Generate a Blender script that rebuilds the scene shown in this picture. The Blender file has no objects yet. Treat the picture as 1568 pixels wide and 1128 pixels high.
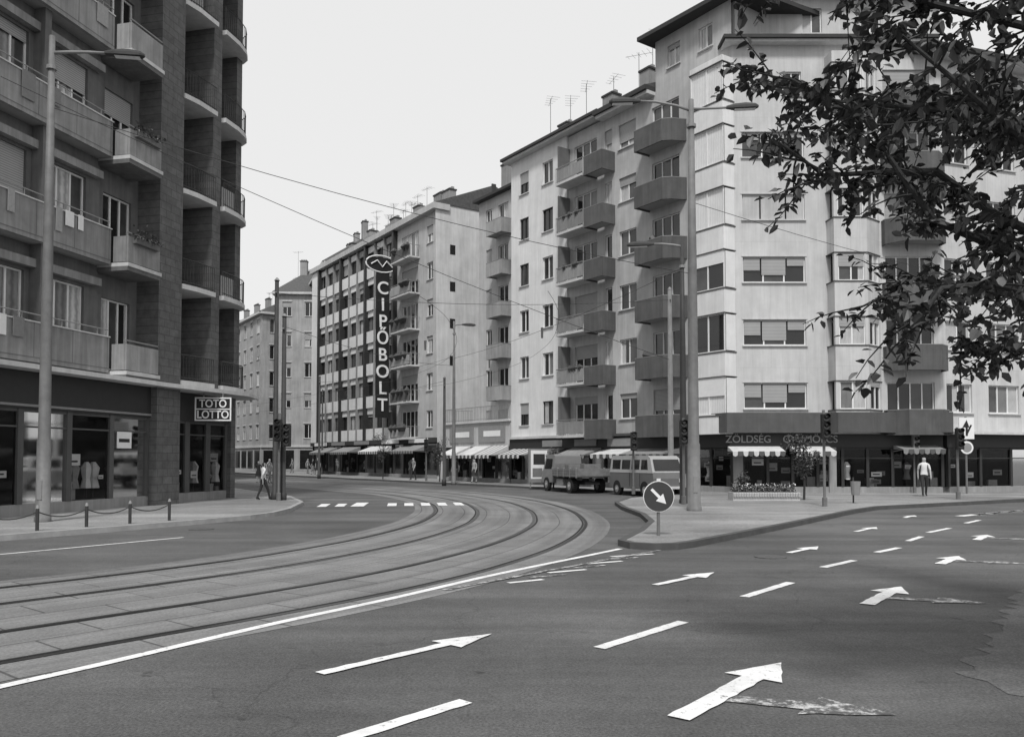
import bpy, bmesh, math, random
from mathutils import Vector, Matrix
random.seed(7)
sc=bpy.context.scene
R=random.random
def U(a,b): return a+(b-a)*R()
# ------------------------------------------------------------ materials
MATS={}
def mulnoise(N,L,vec,out,scale,lo,hi,a=.3,b_=.7,det=5,rough=.6):
    n=N.new('ShaderNodeTexNoise'); n.inputs['Scale'].default_value=scale; n.inputs['Detail'].default_value=det; n.inputs['Roughness'].default_value=rough
    L.new(vec,n.inputs['Vector'])
    m=N.new('ShaderNodeMapRange'); m.inputs['From Min'].default_value=a;m.inputs['From Max'].default_value=b_;m.inputs['To Min'].default_value=lo;m.inputs['To Max'].default_value=hi
    L.new(n.outputs['Fac'],m.inputs['Value'])
    c=N.new('ShaderNodeMath');c.operation='MULTIPLY';L.new(out,c.inputs[0]);L.new(m.outputs[0],c.inputs[1]); return c.outputs[0]
def mat(name,v,rough=.85,var=.15,scale=2.0,bump=0.0,bscale=60,streak=0.0,spec=.3,kind=None):
    if name in MATS: return MATS[name]
    m=bpy.data.materials.new(name); m.use_nodes=True; nt=m.node_tree; N=nt.nodes; L=nt.links
    b=N['Principled BSDF']; b.inputs['Roughness'].default_value=rough
    b.inputs['Specular IOR Level'].default_value=spec
    tc=N.new('ShaderNodeTexCoord')
    n1=N.new('ShaderNodeTexNoise'); n1.inputs['Scale'].default_value=scale; n1.inputs['Detail'].default_value=8; n1.inputs['Roughness'].default_value=.65
    L.new(tc.outputs['Object'],n1.inputs['Vector'])
    mr=N.new('ShaderNodeMapRange'); mr.inputs['From Min'].default_value=.28; mr.inputs['From Max'].default_value=.72
    mr.inputs['To Min'].default_value=v*(1-var); mr.inputs['To Max'].default_value=v*(1+var)
    L.new(n1.outputs['Fac'],mr.inputs['Value'])
    out=mr.outputs['Result']
    if streak>0:
        for sx,sz,a in ((3.0,.22,1.0),(9.0,.5,.7)):
            mp=N.new('ShaderNodeMapping'); mp.inputs['Scale'].default_value=(sx,sx,sz)
            L.new(tc.outputs['Object'],mp.inputs['Vector'])
            out=mulnoise(N,L,mp.outputs['Vector'],out,1.0,1-streak*a,1+streak*.4*a,.3,.7,6)
        out=mulnoise(N,L,tc.outputs['Object'],out,.3,1-streak*.8,1+streak*.3,.35,.65,6)
    if kind:
        out=kind(N,L,tc,out,b)
    L.new(out,b.inputs['Base Color'])
    if bump>0:
        n3=N.new('ShaderNodeTexNoise'); n3.inputs['Scale'].default_value=bscale; n3.inputs['Detail'].default_value=5
        L.new(tc.outputs['Object'],n3.inputs['Vector'])
        bp=N.new('ShaderNodeBump'); bp.inputs['Strength'].default_value=bump; bp.inputs['Distance'].default_value=.02
        L.new(n3.outputs['Fac'],bp.inputs['Height']); L.new(bp.outputs['Normal'],b.inputs['Normal'])
    MATS[name]=m; return m
def k_asphalt(N,L,tc,out,b):
    o=tc.outputs['Object']
    out=mulnoise(N,L,o,out,45,.6,1.4)
    out=mulnoise(N,L,o,out,9,.86,1.14,.3,.7,6,.7)
    out=mulnoise(N,L,o,out,.16,.78,1.2,.38,.62)
    mp=N.new('ShaderNodeMapping'); mp.inputs['Rotation'].default_value=(0,0,math.radians(-55)); mp.inputs['Scale'].default_value=(.05,.9,1)
    L.new(o,mp.inputs['Vector'])
    out=mulnoise(N,L,mp.outputs[0],out,1.0,.78,1.18,.35,.65)
    # small dark spots (oil, tar)
    out=mulnoise(N,L,o,out,2.6,.62,1.0,.26,.31,3)
    v=N.new('ShaderNodeTexVoronoi'); v.feature='DISTANCE_TO_EDGE'; v.inputs['Scale'].default_value=.2
    nn=N.new('ShaderNodeTexNoise'); nn.inputs['Scale'].default_value=1.5; nn.inputs['Detail'].default_value=6
    L.new(o,nn.inputs['Vector'])
    ad=N.new('ShaderNodeMixRGB'); ad.blend_type='ADD'; ad.inputs['Fac'].default_value=1.2
    L.new(o,ad.inputs[1]); L.new(nn.outputs['Color'],ad.inputs[2]); L.new(ad.outputs[0],v.inputs['Vector'])
    m3=N.new('ShaderNodeMapRange'); m3.inputs['From Min'].default_value=0;m3.inputs['From Max'].default_value=.004;m3.inputs['To Min'].default_value=.75;m3.inputs['To Max'].default_value=1
    L.new(v.outputs['Distance'],m3.inputs['Value'])
    d=N.new('ShaderNodeMath');d.operation='MULTIPLY';L.new(out,d.inputs[0]);L.new(m3.outputs[0],d.inputs[1])
    return d.outputs[0]
def k_slabs(N,L,tc,out,b):
    t=N.new('ShaderNodeTexBrick'); t.inputs['Scale'].default_value=1; t.inputs['Brick Width'].default_value=1.3; t.inputs['Row Height'].default_value=.72
    t.inputs['Mortar Size'].default_value=.016; t.inputs['Color1'].default_value=(1,1,1,1);t.inputs['Color2'].default_value=(.84,)*3+(1,);t.inputs['Mortar'].default_value=(.4,)*3+(1,)
    t.inputs['Mortar Smooth'].default_value=.3
    L.new(tc.outputs['UV'],t.inputs['Vector'])
    a=N.new('ShaderNodeMath');a.operation='MULTIPLY';L.new(out,a.inputs[0]);L.new(t.outputs['Color'],a.inputs[1])
    out=mulnoise(N,L,tc.outputs['Object'],a.outputs[0],30,.75,1.25)
    mp=N.new('ShaderNodeMapping'); mp.inputs['Scale'].default_value=(.08,2.2,1); L.new(tc.outputs['UV'],mp.inputs['Vector'])
    return mulnoise(N,L,mp.outputs[0],out,1.0,.72,1.15,.35,.65)
def k_vbrick(sx,sz,mortar,lo=.7,ang=0):
    def f(N,L,tc,out,b):
        sp=N.new('ShaderNodeSeparateXYZ'); L.new(tc.outputs['Object'],sp.inputs[0])
        cx=N.new('ShaderNodeMath');cx.operation='MULTIPLY';cx.inputs[1].default_value=math.cos(ang);L.new(sp.outputs[0],cx.inputs[0])
        cy=N.new('ShaderNodeMath');cy.operation='MULTIPLY';cy.inputs[1].default_value=math.sin(ang);L.new(sp.outputs[1],cy.inputs[0])
        ad=N.new('ShaderNodeMath');L.new(cx.outputs[0],ad.inputs[0]);L.new(cy.outputs[0],ad.inputs[1])
        cb=N.new('ShaderNodeCombineXYZ');L.new(ad.outputs[0],cb.inputs[0]);L.new(sp.outputs[2],cb.inputs[1])
        t=N.new('ShaderNodeTexBrick'); t.inputs['Scale'].default_value=1; t.inputs['Brick Width'].default_value=sx; t.inputs['Row Height'].default_value=sz
        t.inputs['Mortar Size'].default_value=mortar; t.inputs['Color1'].default_value=(1,1,1,1);t.inputs['Color2'].default_value=(lo,)*3+(1,);t.inputs['Mortar'].default_value=(lo-.2,)*3+(1,)
        L.new(cb.outputs[0],t.inputs['Vector'])
        a=N.new('ShaderNodeMath');a.operation='MULTIPLY';L.new(out,a.inputs[0]);L.new(t.outputs['Color'],a.inputs[1])
        return a.outputs[0]
    return f
def k_wave(sc_,d,dist,lo,hi):
    def f(N,L,tc,out,b):
        w=N.new('ShaderNodeTexWave'); w.inputs['Scale'].default_value=sc_; w.inputs['Distortion'].default_value=dist; w.bands_direction=d
        L.new(tc.outputs['Object'],w.inputs['Vector'])
        m=N.new('ShaderNodeMapRange'); m.inputs['To Min'].default_value=lo;m.inputs['To Max'].default_value=hi
        L.new(w.outputs['Fac'],m.inputs['Value'])
        a=N.new('ShaderNodeMath');a.operation='MULTIPLY';L.new(out,a.inputs[0]);L.new(m.outputs[0],a.inputs[1]);return a.outputs[0]
    return f
k_fold=k_wave(5,'X',2,.55,1.1); k_slat=k_wave(4.5,'Z',0,.6,1.05)
def k_worn(N,L,tc,out,b):
    out=mulnoise(N,L,tc.outputs['Object'],out,2.2,.78,1.05)
    return mulnoise(N,L,tc.outputs['Object'],out,14,.15,1,.35,.44,9,.8)
def k_worn2(N,L,tc,out,b):
    return mulnoise(N,L,tc.outputs['Object'],out,8,.14,.85,.48,.6,9,.8)
mat('asphalt',.105,.8,.18,.35,.35,90,kind=k_asphalt,spec=.25)
mat('old_asphalt',.15,.8,.22,.5,.35,90,kind=k_asphalt,spec=.25)
mat('track_slabs',.21,.8,.2,.6,.3,70,kind=k_slabs)
mat('pavement_mat',.24,.9,.16,.6,.2,80,kind=k_asphalt)
mat('kerb_stone',.32,.85,.2,3,.2)
mat('kerb_dark',.08,.85,.2,3,.2)
mat('paint_white',.80,.7,.08,6,kind=k_worn)
mat('paint_worn',.7,.7,.1,6,kind=k_worn2)
mat('rail_steel',.03,.35,.2,5,spec=.5)
mat('earth',.1,.95,.3,.2)
mat('wall_white',.72,.9,.05,1.2,.08,120,streak=.10)
mat('wall_light',.56,.9,.06,1.2,.08,120,streak=.12,kind=k_vbrick(.9,6.16,.005,.97,0))
mat('wall_grey',.48,.9,.07,1.2,.1,120,streak=.14)
mat('wall_mid',.3,.9,.1,1.5,.1,120,streak=.18)
mat('wall_far',.40,.9,.12,.8,.1,60,streak=.2)
mat('gable_plaster',.60,.95,.12,.7,.1,60,streak=.14)
mat('concrete_parapet',.30,.9,.14,2,.2,90,streak=.28)
mat('dark_cladding',.135,.85,.25,4,.6,40,kind=k_vbrick(.55,.28,.014,.78,math.radians(77)))
mat('dark_wall',.16,.9,.15,2,.2,streak=.2)
mat('band_dark',.095,.8,.12,2,streak=.12)
mat('balcony_dark',.115,.85,.15,2,streak=.2)
mat('balcony_light',.36,.85,.1,2,streak=.2)
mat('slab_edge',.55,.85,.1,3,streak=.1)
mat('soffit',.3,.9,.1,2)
mat('eave_dark',.045,.8,.15,3)
mat('roof_tile',.10,.85,.3,5,.4,25,kind=k_slat)
mat('frame_white',.72,.5,.06,5)
mat('frame_dark',.035,.5,.1,5)
mat('glass_dark',.018,.06,.4,.8,spec=.6)
mat('glass_mid',.06,.08,.5,.7,spec=.6)
mat('curtain',.5,.35,.15,2,kind=k_fold,spec=.5)
mat('curtain_bright',.72,.4,.08,2,kind=k_wave(5,'X',2,.85,1.05),spec=.5)
mat('curtain_dim',.2,.3,.2,2,kind=k_fold,spec=.5)
mat('shutter',.38,.7,.08,1,kind=k_slat)
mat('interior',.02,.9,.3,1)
mat('metal_grey',.22,.55,.12,6,spec=.4)
mat('pole_paint',.17,.6,.2,4,.1,30,streak=.15)
mat('pole_dark',.045,.6,.2,4)
mat('black_paint',.02,.5,.2,4)
mat('sign_white',.75,.5,.05,5)
mat('sign_grey',.25,.5,.1,5)
mat('sign_blue',.05,.4,.1,5)
mat('awning_light',.6,.9,.1,3,streak=.1)
mat('awning_grey',.25,.9,.1,3,streak=.1)
mat('awning_dark',.09,.9,.1,3)
mat('tyre',.02,.8,.2,8)
mat('chrome',.5,.25,.05,5,spec=.8)
mat('van_paint',.13,.4,.08,3,spec=.5)
mat('van_light',.34,.4,.06,3,spec=.5)
mat('truck_paint',.2,.45,.1,3,spec=.5)
mat('truck_wood',.17,.8,.3,4)
mat('bark',.045,.95,.3,12,.5,30)
mat('skin',.36,.6,.06,9); mat('hair',.025,.6,.2,30)
mat('cloth_white',.65,.85,.06,9); mat('cloth_grey',.18,.85,.1,9); mat('cloth_dark',.035,.85,.1,9); mat('cloth_mid',.3,.85,.15,12); mat('shoe',.03,.5,.1,9)
mat('concrete_planter',.45,.9,.15,5,.3); mat('flower',.6,.8,.2,9)
mat('insulator',.1,.3,.1,9); mat('iron_cover',.09,.7,.4,25,.6,40)
for nm,v in (('leaf_dark',.035),('leaf_mid',.06),('leaf_light',.12)): mat(nm,v,.45,.2,3,spec=.4)
m=bpy.data.materials.new('shop_glass'); m.use_nodes=True; nt=m.node_tree; nt.nodes.clear()
o=nt.nodes.new('ShaderNodeOutputMaterial'); mx=nt.nodes.new('ShaderNodeMixShader'); tr=nt.nodes.new('ShaderNodeBsdfTransparent'); gl=nt.nodes.new('ShaderNodeBsdfGlossy'); gl.inputs['Roughness'].default_value=.05
tr.inputs['Color'].default_value=(.88,.88,.88,1); fr=nt.nodes.new('ShaderNodeFresnel'); fr.inputs['IOR'].default_value=1.38
nt.links.new(fr.outputs[0],mx.inputs[0]); nt.links.new(tr.outputs[0],mx.inputs[1]); nt.links.new(gl.outputs[0],mx.inputs[2]); nt.links.new(mx.outputs[0],o.inputs[0]); MATS['shop_glass']=m
# ------------------------------------------------------------ helpers
def link(o): sc.collection.objects.link(o); return o
def empty(name,loc=(0,0,0)):
    e=bpy.data.objects.new(name,None); e.empty_display_size=.3; link(e); e.location=loc; return e
class Obj:
    """named real-world thing; geometry gathered per part, in a local frame that can be moved"""
    def __init__(s,name,P=(0,0,0),D=(1,0),side=-1):
        s.name=name; s.parts={}; s.frame(P,D,side)
    def frame(s,P,D=(1,0),side=-1):
        l=math.hypot(*D); s.P=(P[0],P[1],P[2] if len(P)>2 else 0); s.D=(D[0]/l,D[1]/l); d=s.D
        s.n=(-d[1],d[0]) if side>0 else (d[1],-d[0])
    def w(s,u,v,z): return (s.P[0]+s.D[0]*u+s.n[0]*v, s.P[1]+s.D[1]*u+s.n[1]*v, s.P[2]+z)
    def _p(s,part,mt): return s.parts.setdefault((part,mt),([],[]))
    def poly(s,part,mt,pts):
        V,F=s._p(part,mt); b=len(V); V.extend(s.w(*p) for p in pts); F.append(tuple(range(b,b+len(pts))))
    def solid(s,part,mt,pts,faces):
        V,F=s._p(part,mt); b=len(V); V.extend(s.w(*p) for p in pts); F.extend(tuple(b+i for i in f) for f in faces)
    def box(s,part,mt,u0,u1,v0,v1,z0,z1):
        s.solid(part,mt,[(u0,v0,z0),(u1,v0,z0),(u1,v1,z0),(u0,v1,z0),(u0,v0,z1),(u1,v0,z1),(u1,v1,z1),(u0,v1,z1)],
                [(0,3,2,1),(4,5,6,7),(0,1,5,4),(1,2,6,5),(2,3,7,6),(3,0,4,7)])
    def prism(s,part,mt,uv,z0,z1):
        n=len(uv); s.solid(part,mt,[(a,b,z0) for a,b in uv]+[(a,b,z1) for a,b in uv],
                [tuple(range(n)),tuple(range(n,2*n))]+[(i,(i+1)%n,n+(i+1)%n,n+i) for i in range(n)])
    def tube(s,part,mt,pts,rs,n=8,cap=True):
        V,F=s._p(part,mt)
        P=[Vector(s.w(*p)) for p in pts]
        if not hasattr(rs,'__len__'): rs=[rs]*len(P)
        b=len(V)
        for i,p in enumerate(P):
            t=(P[min(i+1,len(P)-1)]-P[max(i-1,0)]).normalized()
            a=Vector((0,0,1)) if abs(t.z)<.9 else Vector((1,0,0))
            x=t.cross(a).normalized(); y=t.cross(x)
            for k in range(n):
                q=p+(x*math.cos(2*math.pi*k/n)+y*math.sin(2*math.pi*k/n))*rs[i]; V.append(tuple(q))
        for i in range(len(P)-1):
            for k in range(n):
                F.append((b+i*n+k,b+i*n+(k+1)%n,b+(i+1)*n+(k+1)%n,b+(i+1)*n+k))
        if cap: F.append(tuple(range(b,b+n))); F.append(tuple(b+(len(P)-1)*n+k for k in range(n)))
    def done(s,loc=None,smooth=()):
        if loc is None: loc=(s.P[0],s.P[1],0)
        e=empty(s.name,loc)
        for (part,mt),(V,F) in s.parts.items():
            me=bpy.data.meshes.new(part); me.from_pydata([(x-loc[0],y-loc[1],z-loc[2]) for x,y,z in V],[],F)
            bm=bmesh.new(); bm.from_mesh(me); bmesh.ops.recalc_face_normals(bm,faces=bm.faces); bm.to_mesh(me); bm.free()
            me.materials.append(MATS[mt])
            if part in smooth:
                for p in me.polygons: p.use_smooth=True
            ob=link(bpy.data.objects.new(part,me)); ob.parent=e
        return e
# ---- facade pieces
def wall(B,part,mt,u0,u1,z0,z1,v,ops,dep=.16,rev=None):
    us=sorted({u0,u1,*[x for o in ops for x in o[:2]]}); zs=sorted({z0,z1,*[x for o in ops for x in o[2:4]]})
    us=[x for x in us if u0<=x<=u1]; zs=[x for x in zs if z0<=x<=z1]
    for j in range(len(zs)-1):
        for i in range(len(us)-1):
            cu=(us[i]+us[i+1])/2; cz=(zs[j]+zs[j+1])/2
            if not any(o[0]<cu<o[1] and o[2]<cz<o[3] for o in ops): B.poly(part,mt,[(us[i],v,zs[j]),(us[i+1],v,zs[j]),(us[i+1],v,zs[j+1]),(us[i],v,zs[j+1])])
    for a,b,c,d in ops:
        for q in ([(a,v,c),(a,v,d),(a,v-dep,d),(a,v-dep,c)],[(b,v,c),(b,v,d),(b,v-dep,d),(b,v-dep,c)],[(a,v,d),(b,v,d),(b,v-dep,d),(a,v-dep,d)],[(a,v,c),(b,v,c),(b,v-dep,c),(a,v-dep,c)]):
            B.poly(part,rev or mt,q)
def win(B,a,b,c,d,v,n=2,dep=.16,fr='frame_white',sill=True,pc=.4,ps=.3,sh='shutter',cm='curtain'):
    g=v-dep; f=.055
    fp='window_frames'
    B.box(fp,fr,a,b,g,g+.06,c,c+f); B.box(fp,fr,a,b,g,g+.06,d-f,d)
    B.box(fp,fr,a,a+f,g,g+.058,c+f,d-f); B.box(fp,fr,b-f,b,g,g+.058,c+f,d-f)
    w=(b-a)/n
    for i in range(1,n): B.box(fp,fr,a+i*w-f*.6,a+i*w+f*.6,g,g+.057,c+f,d-f)
    cur=R()<pc
    for i in range(n):
        r=R(); m='glass_dark'
        if cur: m=cm if (r<.55 or cm!='curtain') else ('curtain_dim' if r<.8 else 'glass_mid')
        elif r<.25: m='glass_mid'
        x0,x1=a+i*w,a+(i+1)*w
        if m=='curtain' and R()<.5:
            xm=U(x0+.3*w,x1-.2*w)
            B.poly('window_glass','glass_dark',[(x0,g+.01,c),(xm,g+.01,c),(xm,g+.01,d),(x0,g+.01,d)]); x0=xm
        B.poly('window_glass',m,[(x0,g+.01,c),(x1,g+.01,c),(x1,g+.01,d),(x0,g+.01,d)])
    if R()<ps:
        h=(d-c)*random.choice([.2,.35,.5,.5,.75,.95])
        B.box('roller_shutters',sh,a+.03,b-.03,g+.065,g+.085,d-h,d)
    if sill: B.box('window_sills','slab_edge',a-.06,b+.06,v+.002,v+.09,c-.06,c-.002)
def railing(B,u0,u1,v0,v1,z,h=1.0,mt='metal_grey',step=.13,ends=True,part='balcony_railings'):
    B.box(part,mt,u0,u1,v1-.03,v1+.01,z+h-.04,z+h); B.box(part,mt,u0,u1,v1-.025,v1+.005,z+.08,z+.11)
    k=int((u1-u0)/step)
    for i in range(k+1):
        x=u0+(u1-u0)*i/k; B.box(part,mt,x-.009,x+.009,v1-.019,v1-.001,z,z+h-.04)
    if ends:
        for x in (u0,u1):
            B.box(part,mt,x-.02,x+.02,v0,v1-.03,z+h-.04,z+h)
            kk=max(2,int((v1-v0)/step))
            for i in range(1,kk): y=v0+(v1-v0)*i/kk; B.box(part,mt,x-.009,x+.009,y-.009,y+.009,z,z+h-.04)
def solidbal(B,uv,z,h,mt,slab='soffit',t=.09):
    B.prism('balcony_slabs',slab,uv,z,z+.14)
    for i in range(len(uv)-1):
        (a,b),(c,d)=uv[i],uv[i+1]
        l=math.hypot(c-a,d-b); nx,ny=(d-b)/l*t,-(c-a)/l*t
        B.prism('balcony_parapets',mt,[(a-nx*.2,b-ny*.2),(c-nx*.2,d-ny*.2),(c+nx*.8,d+ny*.8),(a+nx*.8,b+ny*.8)],z-.08,z+h)
        B.prism('balcony_handrails','metal_grey',[(a-nx*.3,b-ny*.3),(c-nx*.3,d-ny*.3),(c+nx*.9,d+ny*.9),(a+nx*.9,b+ny*.9)],z+h+.002,z+h+.04)
def chimney(B,u,v,z,w=.9,d=.6,h=1.6,mt='wall_mid'):
    B.box('chimneys',mt,u,u+w,v,v+d,z-1.5,z+h); B.box('chimneys','eave_dark',u-.06,u+w+.06,v-.06,v+d+.06,z+h,z+h+.12)
    for i in range(int(w/.3)): B.box('chimneys','wall_mid',u+.08+i*.3,u+.26+i*.3,v+.15,v+.4,z+h+.12,z+h+.35)
def antenna(B,u,v,z,h=3,k=5):
    B.tube('tv_antennas','pole_dark',[(u,v,z-1),(u,v,z+h)],.018,5)
    a=U(-.6,.6)
    B.tube('tv_antennas','pole_dark',[(u-.7,v-a,z+h-.15),(u+.7,v+a,z+h-.15)],.011,4)
    for i in range(k):
        t=-.65+1.3*i/(k-1); l=.45-.06*i
        B.tube('tv_antennas','pole_dark',[(u+t-a*l,v+a*t+l,z+h-.15),(u+t+a*l,v+a*t-l,z+h-.15)],.008,4)
def roof(B,u0,u1,ve,vr,ze,zr,back=-11,hip0=0,hip1=0):
    B.solid('roof','roof_tile',[(u0,ve,ze),(u1,ve,ze),(u1-hip1,vr,zr),(u0+hip0,vr,zr),(u0,back,ze),(u1,back,ze)],[(0,1,2,3),(3,2,5,4),(0,3,4),(1,5,2),(0,4,5,1)])
def awning(B,u0,u1,v0,zt,zb,out=1.1,mt='awning_light',val='awning_dark',stripe=None):
    n=max(1,int((u1-u0)/.25))
    for i in range(n):
        a=u0+(u1-u0)*i/n; b=u0+(u1-u0)*(i+1)/n
        m=stripe if (stripe and i%2) else mt
        B.poly('awnings',m,[(a,v0,zt),(b,v0,zt),(b,v0+out,zb),(a,v0+out,zb)])
        m2=val if i%2 else mt
        B.poly('awnings',m2,[(a,v0+out+.004,zb),(b,v0+out+.004,zb),(b-.02,v0+out+.004,zb-.2),(( a+b)/2,v0+out+.004,zb-.25),(a+.02,v0+out+.004,zb-.2)])
    for x in (u0,u1):
        B.poly('awnings',mt,[(x,v0,zt),(x,v0+out,zb),(x,v0,zb)])
        B.tube('awnings','metal_grey',[(x,v0,zb-.1),(x,v0+out,zb-.02)],.015,5)
def shop(B,u0,u1,v,zt,n,zb=.35,mt='wall_mid',fr='frame_dark',deep=1.2,man=.2,pier=.14,cards=1):
    w=(u1-u0)/n
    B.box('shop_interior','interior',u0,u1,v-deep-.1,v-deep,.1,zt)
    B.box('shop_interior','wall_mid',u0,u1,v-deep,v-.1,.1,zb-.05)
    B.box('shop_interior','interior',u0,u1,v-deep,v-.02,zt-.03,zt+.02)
    B.box('shop_stall_riser',mt,u0,u1,v-.1,v+.03,0,zb)
    for i in range(n+1):
        x=u0+i*w; B.box('shop_frames',fr,x-pier/2,x+pier/2,v-.1,v+.05,zb,zt)
    B.box('shop_frames',fr,u0,u1,v-.06,v+.02,zt-.1,zt); B.box('shop_frames',fr,u0,u1,v-.05,v+.015,zt-.55,zt-.5)
    for i in range(n):
        a,b=u0+i*w+pier/2,u0+(i+1)*w-pier/2
        B.poly('shop_glass','shop_glass',[(a,v-.03,zb),(b,v-.03,zb),(b,v-.03,zt-.1),(a,v-.03,zt-.1)])
        for k in range(random.randint(2,4)+cards):
            x=U(a+.15,b-.15); y=v-U(.2,.6); h=U(.3,1.3); mm=random.choice(['cloth_white','cloth_mid','cloth_grey','sign_white','cloth_mid'])
            if R()<man:
                B.tube('shop_goods',mm,[(x,y,zb+.35),(x,y,zb+.65),(x,y,zb+1.0),(x,y,zb+1.2)],[.2,.13,.2,.06],7)
                B.tube('shop_goods','frame_dark',[(x,y,zb),(x,y,zb+.36)],.02,5)
            elif R()<.5:
                ww=U(.1,.3); zz=zb+U(.1,1.3); y=v-U(.07,.14); B.box('shop_goods',mm,x-ww,x+ww,y,y+.01,zz,zz+ww*U(.8,1.6)); B.box('shop_goods','cloth_dark',x-ww*.7,x+ww*.6,y+.012,y+.014,zz+ww*.35,zz+ww*.55)
            else:
                ww=U(.08,.3); B.box('shop_goods',mm,x-ww,x+ww,y,y+.12,zb,zb+h*.45)
def text(parent,name,body,loc,size,rot,mt,ext=.015,align='CENTER',sx=1,bold=.006):
    c=bpy.data.curves.new(name,'FONT'); c.body=body; c.size=size; c.extrude=ext; c.align_x=align; c.align_y='CENTER'; c.offset=bold
    o=bpy.data.objects.new(name,c); link(o); dg=bpy.context.evaluated_depsgraph_get()
    me=bpy.data.meshes.new_from_object(o.evaluated_get(dg)); bpy.data.objects.remove(o)
    ob=link(bpy.data.objects.new(name,me)); me.materials.clear(); me.materials.append(MATS[mt])
    ob.parent=parent; ob.matrix_parent_inverse=Matrix.Translation(-Vector(parent.location)); 
    ob.location=loc; ob.rotation_euler=rot; ob.scale=(sx,1,1); return ob
# ------------------------------------------------------------ ground
def flat(name,pts,z,mt):
    bm=bmesh.new(); vs=[bm.verts.new((x,y,z)) for x,y in pts]; f=bm.faces.new(vs); f.normal_update()
    if f.normal.z<0: f.normal_flip()
    bmesh.ops.triangulate(bm,faces=[f])
    me=bpy.data.meshes.new(name); bm.to_mesh(me); bm.free(); me.materials.append(MATS[mt]); return link(bpy.data.objects.new(name,me))
def rag(pts,step=.35,amp=.09):
    o=[]
    for i in range(len(pts)):
        a=Vector(pts[i]);b=Vector(pts[(i+1)%len(pts)]); n=max(1,int((b-a).length/step)); d=(b-a).normalized()
        for k in range(n): p=a.lerp(b,k/n)+Vector((-d.y,d.x))*U(-amp,amp); o.append((p.x,p.y))
    return o
flat('ground',[(-2500,-2500),(2500,-2500),(2500,2500),(-2500,2500)],-.03,'earth')
flat('road',[(-160,-60),(160,-60),(160,260),(-160,260)],0,'asphalt')
def cat(pts,n=8):
    out=[]; P=[pts[0]]+list(pts)+[pts[-1]]
    for i in range(1,len(P)-2):
        p0,p1,p2,p3=[Vector(q) for q in P[i-1:i+3]]
        for k in range(n):
            t=k/n; out.append(.5*((2*p1)+(-p0+p2)*t+(2*p0-5*p1+4*p2-p3)*t*t+(-p0+3*p1-3*p2+p3)*t**3))
    out.append(Vector(P[-2])); return out
def off(pl,d):
    o=[]
    for i,p in enumerate(pl):
        t=(pl[min(i+1,len(pl)-1)]-pl[max(i-1,0)]).normalized(); o.append(p+Vector((-t.y,t.x))*d)
    return o
def strip(name,pl,a,b,z,mt,parent=None):
    A=off(pl,a);Bb=off(pl,b); me=bpy.data.meshes.new(name); n=len(pl); s=[0]
    for i in range(n-1): s.append(s[-1]+(pl[i+1]-pl[i]).length)
    me.from_pydata([(p.x,p.y,z) for p in A]+[(p.x,p.y,z) for p in Bb],[],[(i,i+1,n+i+1,n+i) for i in range(n-1)])
    uvl=me.uv_layers.new(name='UVMap')
    for lp in me.loops:
        v=lp.vertex_index; uvl.data[lp.index].uv=(s[v%n],a if v<n else b)
    me.materials.append(MATS[mt]); ob=link(bpy.data.objects.new(name,me))
    if parent: ob.parent=parent
    return ob
def dash(name,a,b,w,z,mt,parent):
    a=Vector(a);b=Vector(b);d=(b-a).normalized();n=Vector((-d.y,d.x))*w
    flat(name,rag([tuple(q) for q in (a-n,b-n,b+n,a+n)],.1,.006),z,mt).parent=parent
def pavement(name,pts,kerbs,mt='pavement_mat',kmt='kerb_stone'):
    bm=bmesh.new(); vs=[bm.verts.new((x,y,.12)) for x,y in pts]; f=bm.faces.new(vs); f.normal_update()
    if f.normal.z<0: f.normal_flip()
    bmesh.ops.triangulate(bm,faces=[f])
    bot=[bm.verts.new((x,y,-.02)) for x,y in pts]
    for i in range(len(pts)): bm.faces.new((vs[i],vs[(i+1)%len(pts)],bot[(i+1)%len(pts)],bot[i]))
    me=bpy.data.meshes.new(name); bm.to_mesh(me); bm.free(); me.materials.append(MATS[mt]); o=link(bpy.data.objects.new(name,me))
    for k in kerbs:
        pl=[Vector(q) for q in k]; n=len(pl)
        A=off(pl,-.012);Bb=off(pl,.15); V=[];F=[]
        for P_,z in ((A,-.02),(A,.126),(Bb,.126),(Bb,.0)): V+=[(p.x,p.y,z) for p in P_]
        for j in range(3): F+=[(j*n+i,j*n+i+1,(j+1)*n+i+1,(j+1)*n+i) for i in range(n-1)]
        mk=bpy.data.meshes.new('kerb'); mk.from_pydata(V,[],F); mk.materials.append(MATS[kmt]); ok=link(bpy.data.objects.new('kerb',mk)); ok.parent=o
    return o
kl=[(-30,-12),(-20,3.5),(-10.9,17.44),(-9.6,19.6),(-8.3,22.0),(-7.55,23.6),(-7.25,25.0),(-7.3,27),(-7.9,31),(-9.6,35.6),(-15.8,46),(-40,76)]
pavement('pavement_left',kl+[(-90,76),(-90,-12)],[kl])
C=(10.8,39.5); D1=(-.574,.819)
def F1(u,v): return (C[0]-.574*u-.819*v, C[1]+.819*u-.574*v)
kr=[(60,52),(34,40),(20.8,33.25),(15.5,29.9),(12.6,28.1),(10.97,26.2),(7.2,21.0),(3.6,16.2),(3.2,15.8),(2.75,15.7),(2.3,15.95),(2.14,16.5),(2.9,18.8),(3.6,21.5),(3.85,24.5),(3.75,28),(3.9,31),(4.9,34.4),(6.6,36.6),(7.9,37.9)]+[F1(u,3.2) for u in (2,5,10,20,28,40,60,80)]
pavement('pavement_right',kr+[(-20,140),(60,140)],[kr[::-1]],'pavement_mat','kerb_dark')
pavement('pavement_far',[(-60,106),(-36,106),(-26,109),(-22,125),(-60,150)],[[(-60,106),(-36,106),(-26,109)]])
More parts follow.
